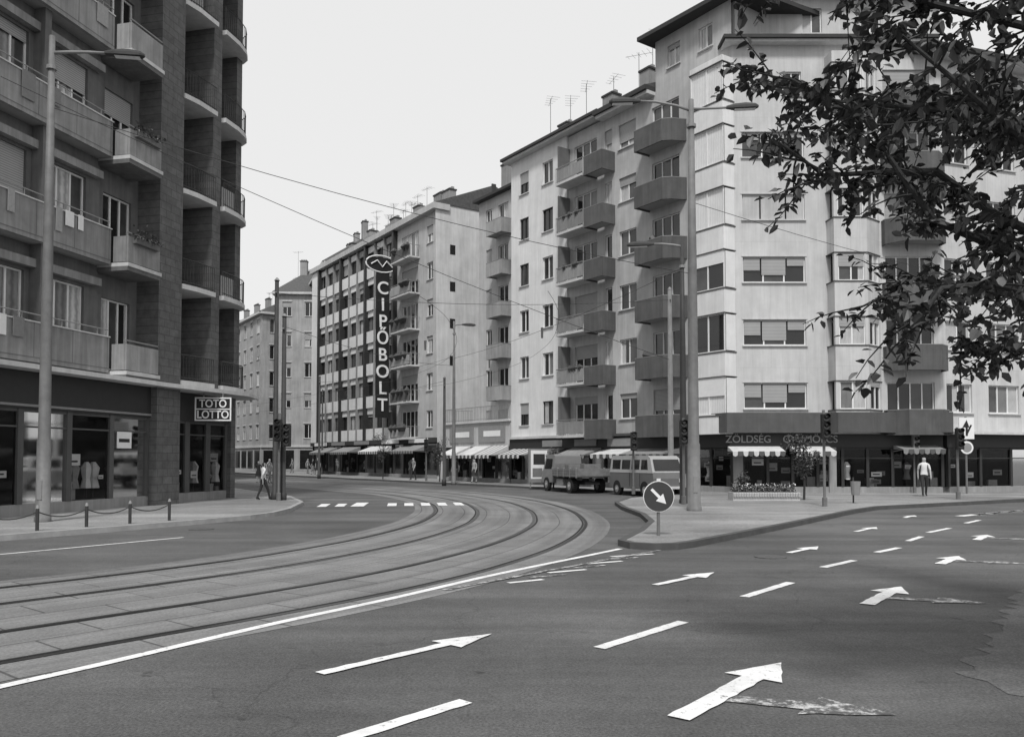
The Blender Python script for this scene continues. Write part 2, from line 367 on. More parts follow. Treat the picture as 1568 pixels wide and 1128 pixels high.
# tracks
tc=cat([(-26,-21.5),(-14,-4.2),(-9.6,1.6),(-6.6,5.4),(-4.8,7.65),(-3.95,8.7),(-3.0,9.9),(-1.8,11.7),(-.8,13.7),(.25,16.6),(1.0,20),(1.35,23.5),(1.2,28.5),(.1,34.5),(-2.6,41.5)]+[F1(u,9.5) for u in (15,30,50,85)],8)
tr_=empty('tram_track')
strip('track_bed',tc,-1.35,4.55,.004,'track_slabs',tr_)
for cc in (0,3.15):
    for r_ in (-.7175,.7175):
        strip('rail',tc,cc+r_-.045,cc+r_+.045,.009,'rail_steel',tr_)
        strip('rail_groove',tc,cc+r_+(.06 if r_<0 else -.11),cc+r_+(.11 if r_<0 else -.06),.0085,'tyre',tr_)
# markings
rm=empty('road_markings')
sl=cat([(-11,-4.6),(-7.5,.6),(-3.94,6.29),(-3.37,7.22),(-2.5,8.75),(-1.51,10.27),(-.24,12.4),(1.37,14.8),(2.1,15.9)],6)
strip('edge_line',sl,-.06,.06,.009,'paint_white',rm)
strip('far_line',[Vector((-16,5.2)),Vector((-9.2,15.2)),Vector((-7.3,18.2))],-.05,.05,.008,'paint_white',rm)
for a,b in (((-1.9,3.75),(-1.6,4.2)),((-1.05,5.15),(-.33,5.95)),((.8,7.6),(1.84,8.82)),((2.94,10.4),(3.94,11.6)),((5.0,13.2),(5.88,14.1)),((6.8,15.3),(7.6,16.1)),((8.4,17.4),(9.2,18.4)),((9.85,19.4),(11,20.6)),((12.3,22.2),(13.3,23.3)),((-10.6,13.4),(-9.9,14.4))):
    dash('lane_dash',a,b,.065,.0085,'paint_white',rm)
def arrow(t,h,w=.075,hw=.2,hl=.62,br=False,mt='paint_white'):
    t=Vector(t);h=Vector(h);d=(h-t).normalized();n=Vector((d.y,-d.x)); nk=h-d*hl
    flat('arrow',rag([tuple(q) for q in (t-n*w,t+n*w,nk+n*w,nk+n*hw,h,nk-n*hw,nk-n*w)],.1,.009),.0125,mt).parent=rm
    if br:
        s=t+d*.55
        q=[s+n*w,s+n*(w+.5)+d*.18,s+n*(w+.5)+d*.05,s+n*(w+1.05)+d*.45,s+n*(w+.5)+d*.55,s+n*(w+.5)+d*.38,s+n*w+d*.2]
        flat('arrow_branch',rag([tuple(x) for x in q],.12,.02),.0085,'paint_worn').parent=rm
for a in (((-1.56,6.7),(-.2,8.2)),((1.98,11.35),(3.1,12.6)),((5.13,15.2),(6.1,16.3)),((8.22,19.6),(9.3,20.9)),((11.6,24.2),(12.4,25.2))): arrow(*a,hw=.2,w=.06)
for a in (((1.12,5.55),(2.3,7.05)),((4.25,9.85),(5.3,11.2)),((7.1,13.6),(8.0,14.7)),((9.98,17.6),(10.9,18.8))): arrow(*a,hw=.24,w=.085,br=True)
for i in range(7):
    t=i/7; a=Vector((-.1,11.6)).lerp(Vector((1.9,15.2)),t)
    strip('hatch',[a+Vector((.05+.12*t,-.05)),a+Vector((.55+.5*t,.28+.1*t))],-.05,.05,.0085,'paint_worn' if i%2 else 'paint_white',rm)
strip('hatch_line',[Vector((-.9,10.9)),Vector((.4,12.6)),Vector((1.9,14.5)),Vector((2.8,15.6))],-.045,.045,.0125,'paint_worn',rm)
for i in range(9):
    x=-6.9+i*.62; y=30.6+.12*i
    if i in (3,): continue
    dash('zebra',(x,y-1.0),(x-.25,y+(.9 if i!=2 else 1.6)),.17 if i!=2 else .24,.0165,'paint_white',rm)
for i in range(8):
    x=13.6+i*.85; y=24.9+i*.62
    dash('zebra',(x,y),(x+1.6,y+1.25),.14,.0085,'paint_white',rm)
flat('road_patch',rag([(3.6,6.6),(4.2,5.0),(9,9.0),(17,19),(12,15.8),(7.0,11.2)],.15,.1),.004,'old_asphalt')
B=Obj('manhole_cover',(0,0,0))
for x,y,r in ((-7.7,20.3,.3),(4.6,14.6,.28)):
    B.tube('cover','iron_cover',[(x,-y,-.02),(x,-y,.013)],r,20)
B.done((0,0,0))
# ------------------------------------------------------------ corner building
ST=3.08; Z0=3.05
B=Obj('corner_apartment_building',C,D1,1)
B.box('core','interior',0.3,9.4,-11,-2.2,0,21.6)
B.frame(C,D1,1)
ops=[]
for k in range(6):
    fl=Z0+ST*k
    ops+=[(3.5,5.5,fl+.12,fl+2.4),(6.75,8.15,fl+.95,fl+2.35),(8.75,9.35,fl+.12,fl+2.4)]
wall(B,'walls','wall_grey',0,9.4,Z0,21.7,0,ops)
wall(B,'walls','wall_grey',-.0,5.2,21.7,24.4,0,[(1.2,2.1,22.6,23.8),(3.4,4.3,22.6,23.8)])
B.box('walls','wall_grey',0.02,5.2,-9,-.3,21.7,24.4)
win(B,1.2,2.1,22.6,23.8,0); win(B,3.4,4.3,22.6,23.8,0)
for k in range(6):
    fl=Z0+ST*k
    win(B,3.5,5.5,fl+.12,fl+2.4,0,3,sill=False,pc=.3,ps=.4)
    win(B,6.75,8.15,fl+.95,fl+2.35,0,2,pc=.8,ps=.3)
    win(B,8.75,9.35,fl+.12,fl+2.4,0,1,sill=False)
    solidbal(B,[(3.0,0),(3.35,.75),(3.7,1.1),(5.75,1.1),(5.75,0)],fl-.1,1.05,'balcony_dark')
    solidbal(B,[(8.5,0),(8.5,1.0),(10.1,1.0),(10.1,0)],fl-.1,1.0,'balcony_dark')
    if R()<.5: B.tube('flower_pots','leaf_mid',[(U(3.9,5.4),.8,fl+.9),(U(3.9,5.4),.85,fl+1.15)],[.12,.2],6)
for k in range(6):
    fl=Z0+ST*k
    pl=[(-.05,-.2),(.0,.7),(2.1,.7),(2.35,0)]
    B.prism('bay_windows','wall_white',pl,fl-.1,fl+.75)
    B.prism('bay_windows','band_dark',[(-.08,-.2),(-.03,.73),(2.13,.73),(2.4,0)],fl+.75,fl+.81)
    B.prism('bay_windows','interior',[(.12,-.2),(.14,.55),(2.0,.55),(2.1,0)],fl+.81,fl+2.66)
    win(B,.02,2.08,fl+.81,fl+2.66,.7,2,.1,sill=False,pc=1 if k not in (1,2) else 0,ps=.3,sh='frame_white',cm='curtain_bright')
    B.prism('bay_windows','wall_white',pl,fl+2.66,fl+ST-.1)
    B.prism('bay_windows','band_dark',[(-.08,-.2),(-.03,.73),(2.13,.73),(2.4,0)],fl+2.65,fl+2.69)
    B.poly('window_glass','curtain_bright',[(-.045,-.1,fl+.85),(-.01,.6,fl+.85),(-.01,.6,fl+2.6),(-.045,-.1,fl+2.6)])
B.box('eaves','eave_dark',5.25,9.6,-2,.75,21.7,21.95); B.box('eaves','slab_edge',5.25,9.5,-2,.6,21.5,21.69)
roof(B,5.3,9.7,.7,-5,21.96,24.3)
chimney(B,7.6,-2.6,23.0,.8,.7,1.5); chimney(B,6.0,-2.4,23,.6,.6,1.2); antenna(B,8.4,-3,24,3.2); antenna(B,6.6,-3,24,2.6)
B.prism('eaves','eave_dark',[(-1.0,.6),(5.7,.9),(5.7,-9),(-2.0,-9)],24.4,24.62)
B.solid('roof','roof_tile',[(-.9,.5,24.625),(5.6,.8,24.625),(5.6,-8,24.625),(-2,-8,24.625),(3,-4,26.4)],[(0,1,4),(1,2,4),(2,3,4),(3,0,4)])
B.frame(C,(1,0),-1)
B.box('core','interior',.4,10,-9,-1.6,0,21.6)
ops=[]
for k in range(5):
    fl=Z0+ST*k; ops.append((.45,3.5,fl+1.12,fl+2.38))
ops.append((2.5,3.4,Z0+ST*5+1.1,Z0+ST*5+2.3))
wall(B,'walls','wall_light',0,10,Z0,22.2,0,ops+[(7.4,9.7,Z0+ST*k+.1,Z0+ST*k+2.4) for k in range(6)])
for k in range(5):
    fl=Z0+ST*k; win(B,.45,3.5,fl+1.12,fl+2.38,0,3,pc=.2,ps=0)
    g=-.16
    hh=[.75,.8,.7,.97,.4][k]*1.26; sm='shutter' if k!=3 else 'wall_grey'
    B.box('roller_shutters',sm,.5,1.3,g+.065,g+.09,fl+2.38-hh*(.75 if k!=3 else 1),fl+2.38)
    B.box('roller_shutters',sm,1.38,2.55,g+.065,g+.09,fl+2.38-hh,fl+2.38)
    B.box('roller_shutters',sm,2.63,3.45,g+.065,g+.09,fl+2.38-hh*(.5 if k!=3 else 1),fl+2.38)
    B.box('window_surround','slab_edge',.38,3.57,.002,.03,fl+2.382,fl+2.45)
win(B,2.5,3.4,Z0+ST*5+1.1,Z0+ST*5+2.3,0)
B.box('eaves','eave_dark',-.5,10,-2,.55,22.2,22.36); B.box('eaves','slab_edge',-.4,10,-2,.42,22.06,22.19)
wall(B,'walls','wall_light',.6,11,22.36,25.3,-1.4,[(.9,1.9,23.4,24.7),(4,5,23.4,24.7),(7,8,23.4,24.7)])
for a in (.9,4,7): win(B,a,a+1,23.4,24.7,-1.4)
B.box('walls','wall_light',.6,11,-8,-1.8,22.36,25.3); B.box('eaves','eave_dark',0,11.4,-8,-.8,25.3,25.5)
chimney(B,3,-5,25.5,1,1,1.2)
bp=[(4.55,-.02),(4.62,.75),(6.2,.75),(7.15,-.02)]
for k in range(6):
    fl=Z0+ST*k
    B.frame(C,(1,0),-1)
    B.prism('bay_windows','wall_light',bp,fl-.1,fl+1.0)
    B.prism('bay_windows','band_dark',[(4.5,-.02),(4.58,.79),(6.22,.79),(7.2,-.02)],fl+1.0,fl+1.05)
    B.prism('bay_windows','interior',[(4.75,-.02),(4.75,.6),(6.1,.6),(6.9,-.02)],fl+1.05,fl+2.4)
    for q in ((4.62,4.8),(6.05,6.2)): B.box('bay_windows','wall_light',q[0],q[1],.55,.75,fl+1.05,fl+2.4)
    win(B,4.8,6.05,fl+1.05,fl+2.4,.75,2,.1,sill=False,pc=.9,ps=.5)
    B.prism('bay_windows','wall_light',bp,fl+2.4,fl+ST-.1)
    B.prism('bay_windows','band_dark',[(4.5,-.02),(4.58,.79),(6.22,.79),(7.2,-.02)],fl+2.39,fl+2.43)
    x0,y0=B.w(6.2,.75,0)[:2]; x1,y1=B.w(7.15,-.02,0)[:2]
    B.frame((x0,y0,0),(x1-x0,y1-y0),-1); L_=math.hypot(x1-x0,y1-y0)
    B.box('bay_windows','wall_light',0,.14,-.2,0,fl+1.05,fl+2.4); B.box('bay_windows','wall_light',L_-.16,L_,-.2,0,fl+1.05,fl+2.4)
    win(B,.14,L_-.16,fl+1.05,fl+2.4,0,2,.08,sill=False,pc=.8,ps=.3)
B.frame(C,(1,0),-1)
for k in range(6):
    fl=Z0+ST*k
    win(B,7.4,9.7,fl+.1,fl+2.4,0,4,sill=False,pc=.4,ps=.5)
    solidbal(B,[(7.25,0),(7.25,.35),(7.9,1.1),(9.5,1.1),(10.1,.5),(10.1,0)],fl-.1,1.1,'balcony_dark')
PR=(20.8,39.5); DR=(.951,.309)
B.frame(PR,DR,-1)
B.box('core','interior',.3,29.5,-10,-1.4,0,21)
ops=[]
for k in range(6):
    fl=Z0+ST*k
    for a in (.35,3.0,6.0,9.6,12.4,16,19,22.6,26): ops.append((a,a+(1.6 if a<1 else 2.0),fl+.95,fl+2.35))
wall(B,'walls','wall_light',0,30,Z0,21.6,0,ops)
for o_ in ops: win(B,*o_,0,2 if o_[0]<1 else 3,pc=.5,ps=.5)
B.box('walls','wall_light',29.7,30,-11,-.02,0,21.6)
B.box('eaves','eave_dark',-1.2,30.3,-2,.8,21.6,21.82); B.box('eaves','slab_edge',-.6,30.2,-2,.62,21.42,21.59)
roof(B,-1,30.3,.75,-5,21.83,24.4)
for k in range(6):
    fl=Z0+ST*k; solidbal(B,[(8.9,0),(8.9,1),(11.9,1),(11.9,0)],fl-.1,1.05,'balcony_dark')
B.frame(C,(1,0),-1)
B.prism('canopy_band','band_dark',[(-1.9,-2.2),(-.55,.6),(4.4,.6),(4.6,1.0),(6.3,1.0),(7.5,.65),(9.9,1.25),(10.4,.3),(10.4,-.2),(0,-.2)],Z0-.06,Z0+.9)
B.box('sign_fascia','frame_dark',-.3,10,-.1,.12,2.3,Z0-.07)
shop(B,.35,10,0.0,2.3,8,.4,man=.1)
B.box('shop_piers','wall_mid',-.1,.35,-.4,.06,0,2.3); B.box('shop_piers','wall_mid',4.5,4.85,-.1,.1,0,2.3)
awning(B,-.4,2.1,.12,2.35,2.1,.9,'awning_light'); awning(B,2.6,4.5,.12,2.35,2.1,.9,'awning_light'); awning(B,7.6,9.6,.12,2.4,2.2,1.0,'awning_grey')
B.frame(C,D1,1)
B.box('sign_fascia','frame_dark',.2,9.4,-.1,.14,2.3,Z0); B.box('canopy_band','band_dark',2.0,9.4,-.1,.3,Z0-.02,Z0+.12)
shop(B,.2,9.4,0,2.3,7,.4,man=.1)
awning(B,3.5,6.5,.14,2.3,2.0,1.2,'awning_grey'); awning(B,6.8,9.2,.14,2.3,2.0,1.2,'awning_light')
B.box('signboards','sign_grey',7.0,9.0,.16,.22,2.45,2.9)
B.frame(PR,DR,-1)
B.box('canopy_band','slab_edge',.3,30,-.1,.7,Z0-.12,Z0); B.box('sign_fascia','frame_dark',.2,30,-.1,.12,2.3,Z0-.13)
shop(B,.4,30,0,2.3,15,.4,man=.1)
cb=B.done((C[0],C[1],0))
text(cb,'shop_lettering','ZÖLDSÉG    GYÜMÖLCS',(13.0,39.5-.15,2.68),.5,(math.pi/2,0,0),'sign_grey')
# ------------------------------------------------------------ white apartment house along the street
B=Obj('white_apartment_building',C,D1,1)
B.box('core','interior',9.5,27,-11,-3.2,0,21.5)
ops=[]
for k in range(6):
    fl=Z0+ST*k+.05; ops+=[(10.2,12.3,fl+.1,fl+2.35)]
wall(B,'walls','wall_grey',9.4,12.9,Z0,21.7,-.12,ops)
B.box('walls','wall_white',12.9,12.93,-.5,-.001,Z0,21.9)
for k in range(6):
    fl=Z0+ST*k+.05
    win(B,10.2,12.3,fl+.1,fl+2.35,-.12,3,sill=False,pc=.25,ps=.3)
    B.box('balcony_slabs','slab_edge',10.3,12.85,-.1,.95,fl-.1,fl+.04); railing(B,10.32,12.83,-.08,.92,fl+.04,.95)
    B.box('balcony_panels','balcony_light' if k%2 else 'wall_mid',10.34,12.8,.86,.88,fl+.15,fl+.85)
    B.box('balcony_screen','dark_wall',12.72,12.8,-.1,.8,fl+.9,fl+2.4)
    if R()<.7:
        for j in range(4):
            x=U(10.6,12.5); B.tube('flower_pots','leaf_mid',[(x,.8,fl+.7),(x,.85,fl+.95),(x+.05,.9,fl+1.1)],[.08,.18,.08],6)
ops=[]
for k in range(6):
    fl=Z0+ST*k+.05; ops+=[(14.3,15.4,fl+.85,fl+2.3),(16.9,17.9,fl+.85,fl+2.3)]
wall(B,'walls','wall_white',12.93,18.9,Z0,21.9,0,ops)
for o_ in ops: win(B,*o_,0,2,pc=.25,ps=.15,fr='frame_dark' if R()<.4 else 'frame_white')
B.box('walls','wall_white',18.88,18.9,-3.2,-.001,Z0,21.9)
B.box('eaves','eave_dark',9.4,19.4,-2,.6,21.95,22.12); B.box('eaves','slab_edge',9.4,19.3,-2,.48,21.8,21.94)
roof(B,9.6,19.5,.55,-5,22.13,24.2); chimney(B,10.8,-2.6,23,.9,.7,1.2); chimney(B,15.5,-2.8,23.0,.9,.7,1.0)
for i in range(5): antenna(B,10+i*2.1,-2.5-U(0,1.5),23.5,U(2,3.4))
ops=[]
for k in range(6):
    fl=Z0+ST*k+.05; ops+=[(23.0,24.3,fl+.1,fl+2.3),(25.2,26.0,fl+.9,fl+2.3),(20,21.2,fl+.85,fl+2.3)]
wall(B,'walls','wall_grey',18.9,27,Z0,21.6,-2.6,ops)
B.box('walls','wall_grey',26.98,27,-11,-2.61,0,21.6)
for o_ in ops: win(B,*o_,-2.6,2,sill=False)
for k in range(6):
    fl=Z0+ST*k+.05; solidbal(B,[(22.6,-2.6),(22.6,-1.7),(24.6,-1.7),(24.6,-2.6)],fl-.08,.95,'balcony_light')
B.box('eaves','eave_dark',18.9,27.2,-5,-2.1,21.6,21.8); roof(B,18.9,27.2,-2.1,-6,21.8,23.6); chimney(B,24,-4.4,22.9,1.4,.8,1.4)
B.box('sign_fascia','frame_dark',9.4,18.9,-.1,.14,2.4,Z0)
shop(B,9.4,18.9,0,2.4,7,.4,man=.1); B.box('canopy_band','slab_edge',9.4,18.9,-.1,.25,Z0-.01,Z0+.15)
awning(B,9.6,12.2,.14,2.4,2.0,1.3,'awning_grey'); awning(B,13,15.4,.14,2.4,2.0,1.3,'awning_dark'); awning(B,16,18.6,.14,2.4,2.0,1.3,'awning_light',stripe='awning_dark')
B.box('signboards','sign_grey',10.0,12.0,.16,.2,2.5,2.9); B.box('signboards','sign_grey',13.2,15.2,.16,.2,2.5,2.9)
B.done((C[0],C[1],0))
# ------------------------------------------------------------ low shop pavilion with roof terrace
B=Obj('low_shop_building',C,D1,1)
B.box('walls','wall_mid',19.0,27.6,-2.4,-1.3,0,4.4)
B.box('walls','wall_grey',19.0,27.6,-1.3,0,2.6,4.3); B.box('walls','slab_edge',18.95,27.7,-2.5,.15,4.3,4.45)
B.box('walls','wall_mid',27.4,27.6,-2.4,0,0,2.6)
for a in (19.6,23.6): B.box('signboards','sign_grey',a,a+3.3,.002,.08,2.9,4.0); B.box('signboards','sign_white',a+.5,a+2.6,.082,.1,3.3,3.7)
shop(B,19.05,27.4,0,2.6,5,.4)
for a in (19.2,21.4,24.0): awning(B,a,a+2.0,.02,2.65,2.0,1.6,'awning_light',stripe='awning_grey' if a<21 else None)
railing(B,19,27.6,-2.4,.1,4.45,1.0,step=.2); B.done((C[0],C[1],0))
# ------------------------------------------------------------ modernist building with shoe shop
P3=(-6.1,67); D3=(-.554,.832)
B=Obj('modernist_apartment_building',P3,D3,1)
B.box('core','interior',.3,29,-11,-.9,0,22.2)
S3=3.12;Z3=3.5
ops=[]
for k in range(6):
    fl=Z3+S3*k
    ops+=[(.9,2.0,fl+.85,fl+2.3),(3.6,6.8,fl+.1,fl+2.4)]
wall(B,'walls','wall_grey',0,7.8,Z3,22.4,0,ops)
for k in range(6):
    fl=Z3+S3*k
    win(B,.9,2.0,fl+.85,fl+2.3,0,2); win(B,3.6,6.8,fl+.1,fl+2.4,0,4,sill=False,pc=.3)
    B.box('balcony_slabs','slab_edge',3.3,7.0,.002,1.0,fl-.1,fl+.03)
    B.box('balcony_parapets','balcony_dark' if k%2 else 'balcony_light',3.3,7.0,.94,1.0,fl+.1,fl+.9); railing(B,3.3,7.0,.0,1.0,fl+.03,1.0,step=.25)
    for j in range(6):
        x=U(3.5,6.8); B.tube('flower_pots','leaf_mid',[(x,1.02,fl+.6),(x,1.1,fl+.9),(x+.05,1.0,fl+1.2)],[.1,.3,.1],6)
for i in range(10):
    u=8.0+i*2.1
    if i in (0,3,6,9): B.box('pilasters','frame_dark',u-.25,u+.1,-.3,.42,Z3,22.6)
    else: B.box('pilasters','wall_mid',u-.06,u+.06,-.3,.3,Z3,22.2)
for k in range(6):
    fl=Z3+S3*k
    for i in range(9):
        u=8.1+i*2.1
        B.box('spandrels','wall_white',u+.02,u+1.8,.1,.22,fl-.02,fl+1.1)
        B.box('spandrels','wall_white' if i%3 else 'balcony_light',u+.02,u+1.8,-.1,.08,fl+2.5,fl+S3-.04)
        win(B,u+.02,u+1.82,fl+1.1,fl+2.5,0,2,.1,fr='frame_dark',sill=False,pc=.35,ps=.15)
B.box('walls','wall_white',27.3,29,-.5,.3,Z3,22.4)
B.box('eaves','wall_grey',-.2,29.2,-1,.55,22.4,22.9); B.box('walls','eave_dark',0,29,-.1,.35,Z3-.4,Z3)
shop(B,0,29,0,Z3-.4,14,.4)
for a in (1,8,15,21): awning(B,a,a+4.5,.36,2.9,2.4,1.4,random.choice(['awning_light','awning_grey','awning_dark']))
for a in (1,6.5,13,19,24): B.box('signboards',random.choice(['sign_white','sign_grey']),a,a+3.5,.36,.42,3.1,3.45)
roof(B,-.1,29.2,.5,-5.4,22.9,25.4)
for u in (3,4.6,9,14,20,25): chimney(B,u,-3.4,24.6,U(.7,1.4),.7,U(.6,1.5))
for i in range(11): antenna(B,U(1,28),-3.5-U(0,1),24.6,U(1.8,3.5))
for u in (5.5,12,17): B.box('roof_dormers','wall_mid',u,u+1,-2.6,-1.2,23.4,24.3)
B.poly('gable','gable_plaster',[(-.02,.02,0),(-.02,-11,0),(-.02,-11,22.9),(-.02,-5.4,25.2),(-.02,.3,22.8)])
B.box('gable','eave_dark',-.12,.02,-5.6,-5.2,22.6,25.5)
for z in (9.5,12.6,15.7,18.8): B.box('gable_windows','glass_dark',-.04,-.021,-1.6,-1.1,z,z+.8)
B.box('neon_sign_board','black_paint',7.9,7.98,.7,2.0,5.4,18.6); 
for z in (6,12,18): B.tube('neon_sign_board','metal_grey',[(7.94,0,z),(7.94,.8,z)],.04,6)
e3=B.done((P3[0],P3[1],0))
sx_,sy_,_=B.w(7.86,1.35,0)
ang=math.atan2(-B.n[1],-B.n[0])
for i,ch in enumerate('CIPŐBOLT'):
    text(e3,'neon_letter',ch,(sx_,sy_,17.0-i*1.5),1.6,(math.pi/2,0,ang),'sign_white',.03,bold=.02)
Bq=Obj('neon_emblem',P3,D3,1)
pts=[(7.9,1.5+1.5*math.cos(t),19.2+.75*math.sin(t)) for t in [i*math.pi/10 for i in range(21)]]
Bq.tube('ring','sign_white',pts,.07,6); Bq.box('panel','black_paint',7.93,7.99,.2,2.8,18.62,19.8); Bq.tube('stroke','sign_white',[(7.88,.4,19.0),(7.88,1.0,19.5),(7.88,1.4,18.95),(7.88,1.9,19.5),(7.88,2.5,19.1)],.07,6)
eq=Bq.done((P3[0],P3[1],0)); eq.parent=e3; eq.location=(0,0,0)
# ------------------------------------------------------------ distant houses
def simplehouse(name,P,D,side,L,depth,H_,cols,floors,mt,rz=3,z0=3.6,w=1.2):
    B=Obj(name,P,D,side); st=(H_-z0)/floors
    def face(L):
        n=max(1,int(L/cols)); sp=L/n; ops=[]
        for k in range(floors):
            for i in range(n): c=sp*(i+.5); ops.append((c-w/2,c+w/2,z0+st*k+.9,z0+st*k+.9+min(1.9,st-1.1)))
        wall(B,'walls',mt,0,L,0,H_,0,ops)
        for o_ in ops:
            win(B,*o_,0,2,pc=.2,ps=.2); B.box('window_surround','slab_edge',o_[0]-.12,o_[1]+.12,.002,.06,o_[3]+.1,o_[3]+.25)
        B.box('cornice','slab_edge',-.3,L+.3,.002,.5,H_-.3,H_); B.box('cornice','slab_edge',0,L,.002,.15,z0-.3,z0)
        for i in range(n): B.box('shop_openings','glass_dark',sp*i+.4,sp*(i+1)-.4,.003,.03,.4,2.9)
    face(L)
    B.box('core','interior',.3,L-.3,-depth+.3,-.5,0,H_-.2)
    roof(B,-.4,L+.4,.5,-depth/2,H_+.02,H_+rz,-depth-.4,3.5,3.5)
    for i in range(int(L/6)+1): chimney(B,2+i*6,-depth*.4,H_+rz*.6,1.0,.7,rz*.4+.6)
    for i in range(int(L/5)): antenna(B,U(1,L),-depth/2,H_+rz-.3,U(2,3.5))
    P0=B.w(L,0,0); P1=B.w(0,0,0); n=B.n
    for Q in (P1,P0):
        B.frame((Q[0],Q[1],0),(-n[0],-n[1]),-side); face(depth)
    return B.done((P[0],P[1],0))
simplehouse('old_tenement_house',(-32,110),(1,.05),-1,12,16,24.3,2.9,5,'wall_far',5)
simplehouse('old_tenement_house',(-34.5,112),(-.55,.83),1,26,14,22,3,5,'wall_far',4)
simplehouse('old_tenement_house',(-23,100),(-.35,.93),1,30,14,26,3.2,6,'wall_far',5.5)
simplehouse('old_tenement_house',(-60,128),(1,.1),-1,22,14,21,3.2,5,'wall_mid',4)
simplehouse('old_tenement_house',(-24,62),(-.45,.89),-1,60,14,20,3.2,5,'wall_mid')
# ------------------------------------------------------------ left building
P5=(-14.2,22.6); D5=(.224,.975)
B=Obj('dark_apartment_building',P5,D5,-1)
S5=3.56; Z5=4.55
B.box('core','interior',-16,11,-14,-1.3,0,34); 
NF=8
ops=[]
for k in range(NF):
    fl=Z5+S5*k
    for a in (-15,-12,-9,-6,-3,-.5,1.9): ops.append((a,a+(1.7 if a>-1 else 2.2),fl+1.0,fl+2.75))
wall(B,'walls','dark_wall',-16,4.2,Z5,34,-.45,ops)
for o_ in ops: win(B,*o_,-.45,3,pc=.8,ps=.35,sill=False)
wall(B,'walls','dark_wall',4.2,6.4,Z5,34,-.55,[(4.5,5.9,Z5+S5*k+.2,Z5+S5*k+2.6) for k in range(NF)])
for k in range(NF):
    fl=Z5+S5*k
    win(B,4.5,5.9,fl+.2,fl+2.6,-.55,3,sill=False,pc=.3,ps=.4)
    B.box('balcony_parapets','concrete_parapet',-16,4.1,.0,.12,fl,fl+1.15)
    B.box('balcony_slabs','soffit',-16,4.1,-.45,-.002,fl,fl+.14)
    B.box('balcony_parapets','concrete_parapet',3.98,4.1,-.5,-.003,fl+.14,fl+1.15)
    B.box('balcony_handrails','slab_edge',-16,4.12,-.02,.15,fl+1.152,fl+1.19)
    B.box('balcony_joints','dark_wall',-16,4.1,.121,.124,fl+.12,fl+.15)
    for i in range(14): B.box('balcony_joints','dark_wall',-15.5+i*1.5,-15.48+i*1.5,.121,.124,fl+.15,fl+1.15)
    B.tube('balcony_handrails','metal_grey',[(-16,.06,fl+1.4),(4.1,.06,fl+1.4)],.018,5)
    for i in range(14): B.box('balcony_handrails','metal_grey',-15.9+i*1.5,-15.87+i*1.5,.045,.075,fl+1.19,fl+1.4)
    B.box('window_head','concrete_parapet',-16,4.1,-.44,-.2,fl+2.85,fl+3.1)
    for j in range(4):
        if R()<.45:
            x=U(-.5,3.4); B.box('laundry',random.choice(['cloth_white','cloth_mid','cloth_grey']),x,x+U(.15,.5),.155,.17,fl+U(.4,.8),fl+1.21)
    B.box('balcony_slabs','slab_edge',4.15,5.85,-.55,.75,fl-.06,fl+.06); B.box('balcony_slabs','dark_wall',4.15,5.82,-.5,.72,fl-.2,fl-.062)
    B.box('balcony_parapets','concrete_parapet',4.2,5.8,.62,.7,fl+.1,fl+.95); B.box('balcony_parapets','concrete_parapet',4.2,4.28,.13,.61,fl+.1,fl+.95)
    B.box('balcony_parapets','concrete_parapet',5.72,5.8,-.5,.61,fl+.1,fl+.95)
    B.box('balcony_handrails','metal_grey',4.2,5.8,.64,.68,fl+1.05,fl+1.09)
for u in (-12.6,-6.5,-.78,1.5): B.box('pilasters','dark_wall',u-.12,u+.12,-.45,-.05,Z5,34)
B.box('tower_walls','dark_cladding',6.25,7.55,-2.5,.35,0,34)
B.box('tower_walls','dark_cladding',9.3,9.85,-1.5,.42,4.42,34)
B.box('tower_walls','dark_cladding',11.6,12.0,-1.1,.0,4.42,34)
wall(B,'tower_walls','dark_cladding',7.55,12.0,4.42,34,-.9,[x for k in range(NF) for x in ((7.9,8.9,Z5+S5*k+.2,Z5+S5*k+2.5),(10.2,11.3,Z5+S5*k+.2,Z5+S5*k+2.5))])
B.box('tower_walls','dark_cladding',11.97,12.0,-13,-1.102,0,34)
for k in range(NF):
    fl=Z5+S5*k
    win(B,7.9,8.9,fl+.2,fl+2.5,-.9,2,sill=False,pc=.6); win(B,10.2,11.3,fl+.2,fl+2.5,-.9,2,sill=False,pc=.6)
    for arc in ([(7.55,-.9),(7.55,.40),(8.2,.55),(9.3,.62),(9.3,-.9)],[(9.85,-.9),(9.85,.62),(10.8,.62),(11.5,.5),(12.0,.25),(12.25,-.1),(12.3,-.5),(12.02,-.9)]):
        B.prism('tower_balcony_slabs','slab_edge',arc,fl-.1,fl+.08)
        for z0_ in (fl+1.03,fl+.18):
            B.tube('tower_balcony_rails','pole_dark',[(a[0],a[1]-.06,z0_) for a in arc[1:-1]],.02,4)
        for i in range(1,len(arc)-2):
            a,b=arc[i],arc[i+1]
            m_=max(2,int(math.hypot(b[0]-a[0],b[1]-a[1])/.12))
            for j in range(m_+1):
                t=j/m_; x=a[0]+(b[0]-a[0])*t; y=a[1]+(b[1]-a[1])*t; B.box('tower_balcony_rails','pole_dark',x-.008,x+.008,y-.07,y-.054,fl+.08,fl+1.02)
        if R()<.4: B.box('balcony_screen','cloth_mid',arc[1][0]+.2,arc[1][0]+1.1,.32,.34,fl+.15,fl+.95)
B.box('roof','roof_tile',-16,12,-14,.5,34.01,34.4)
B.box('canopy_slab','slab_edge',-16,6.25,-.6,.75,Z5-.28,Z5-.14)
B.prism('canopy_slab','slab_edge',[(6.252,.36),(6.252,.75),(9,1.0),(11,1.1),(12.6,.6),(13.0,-.3),(12.6,-2),(7.56,-2),(7.56,.36)],Z5-.28,Z5-.14)
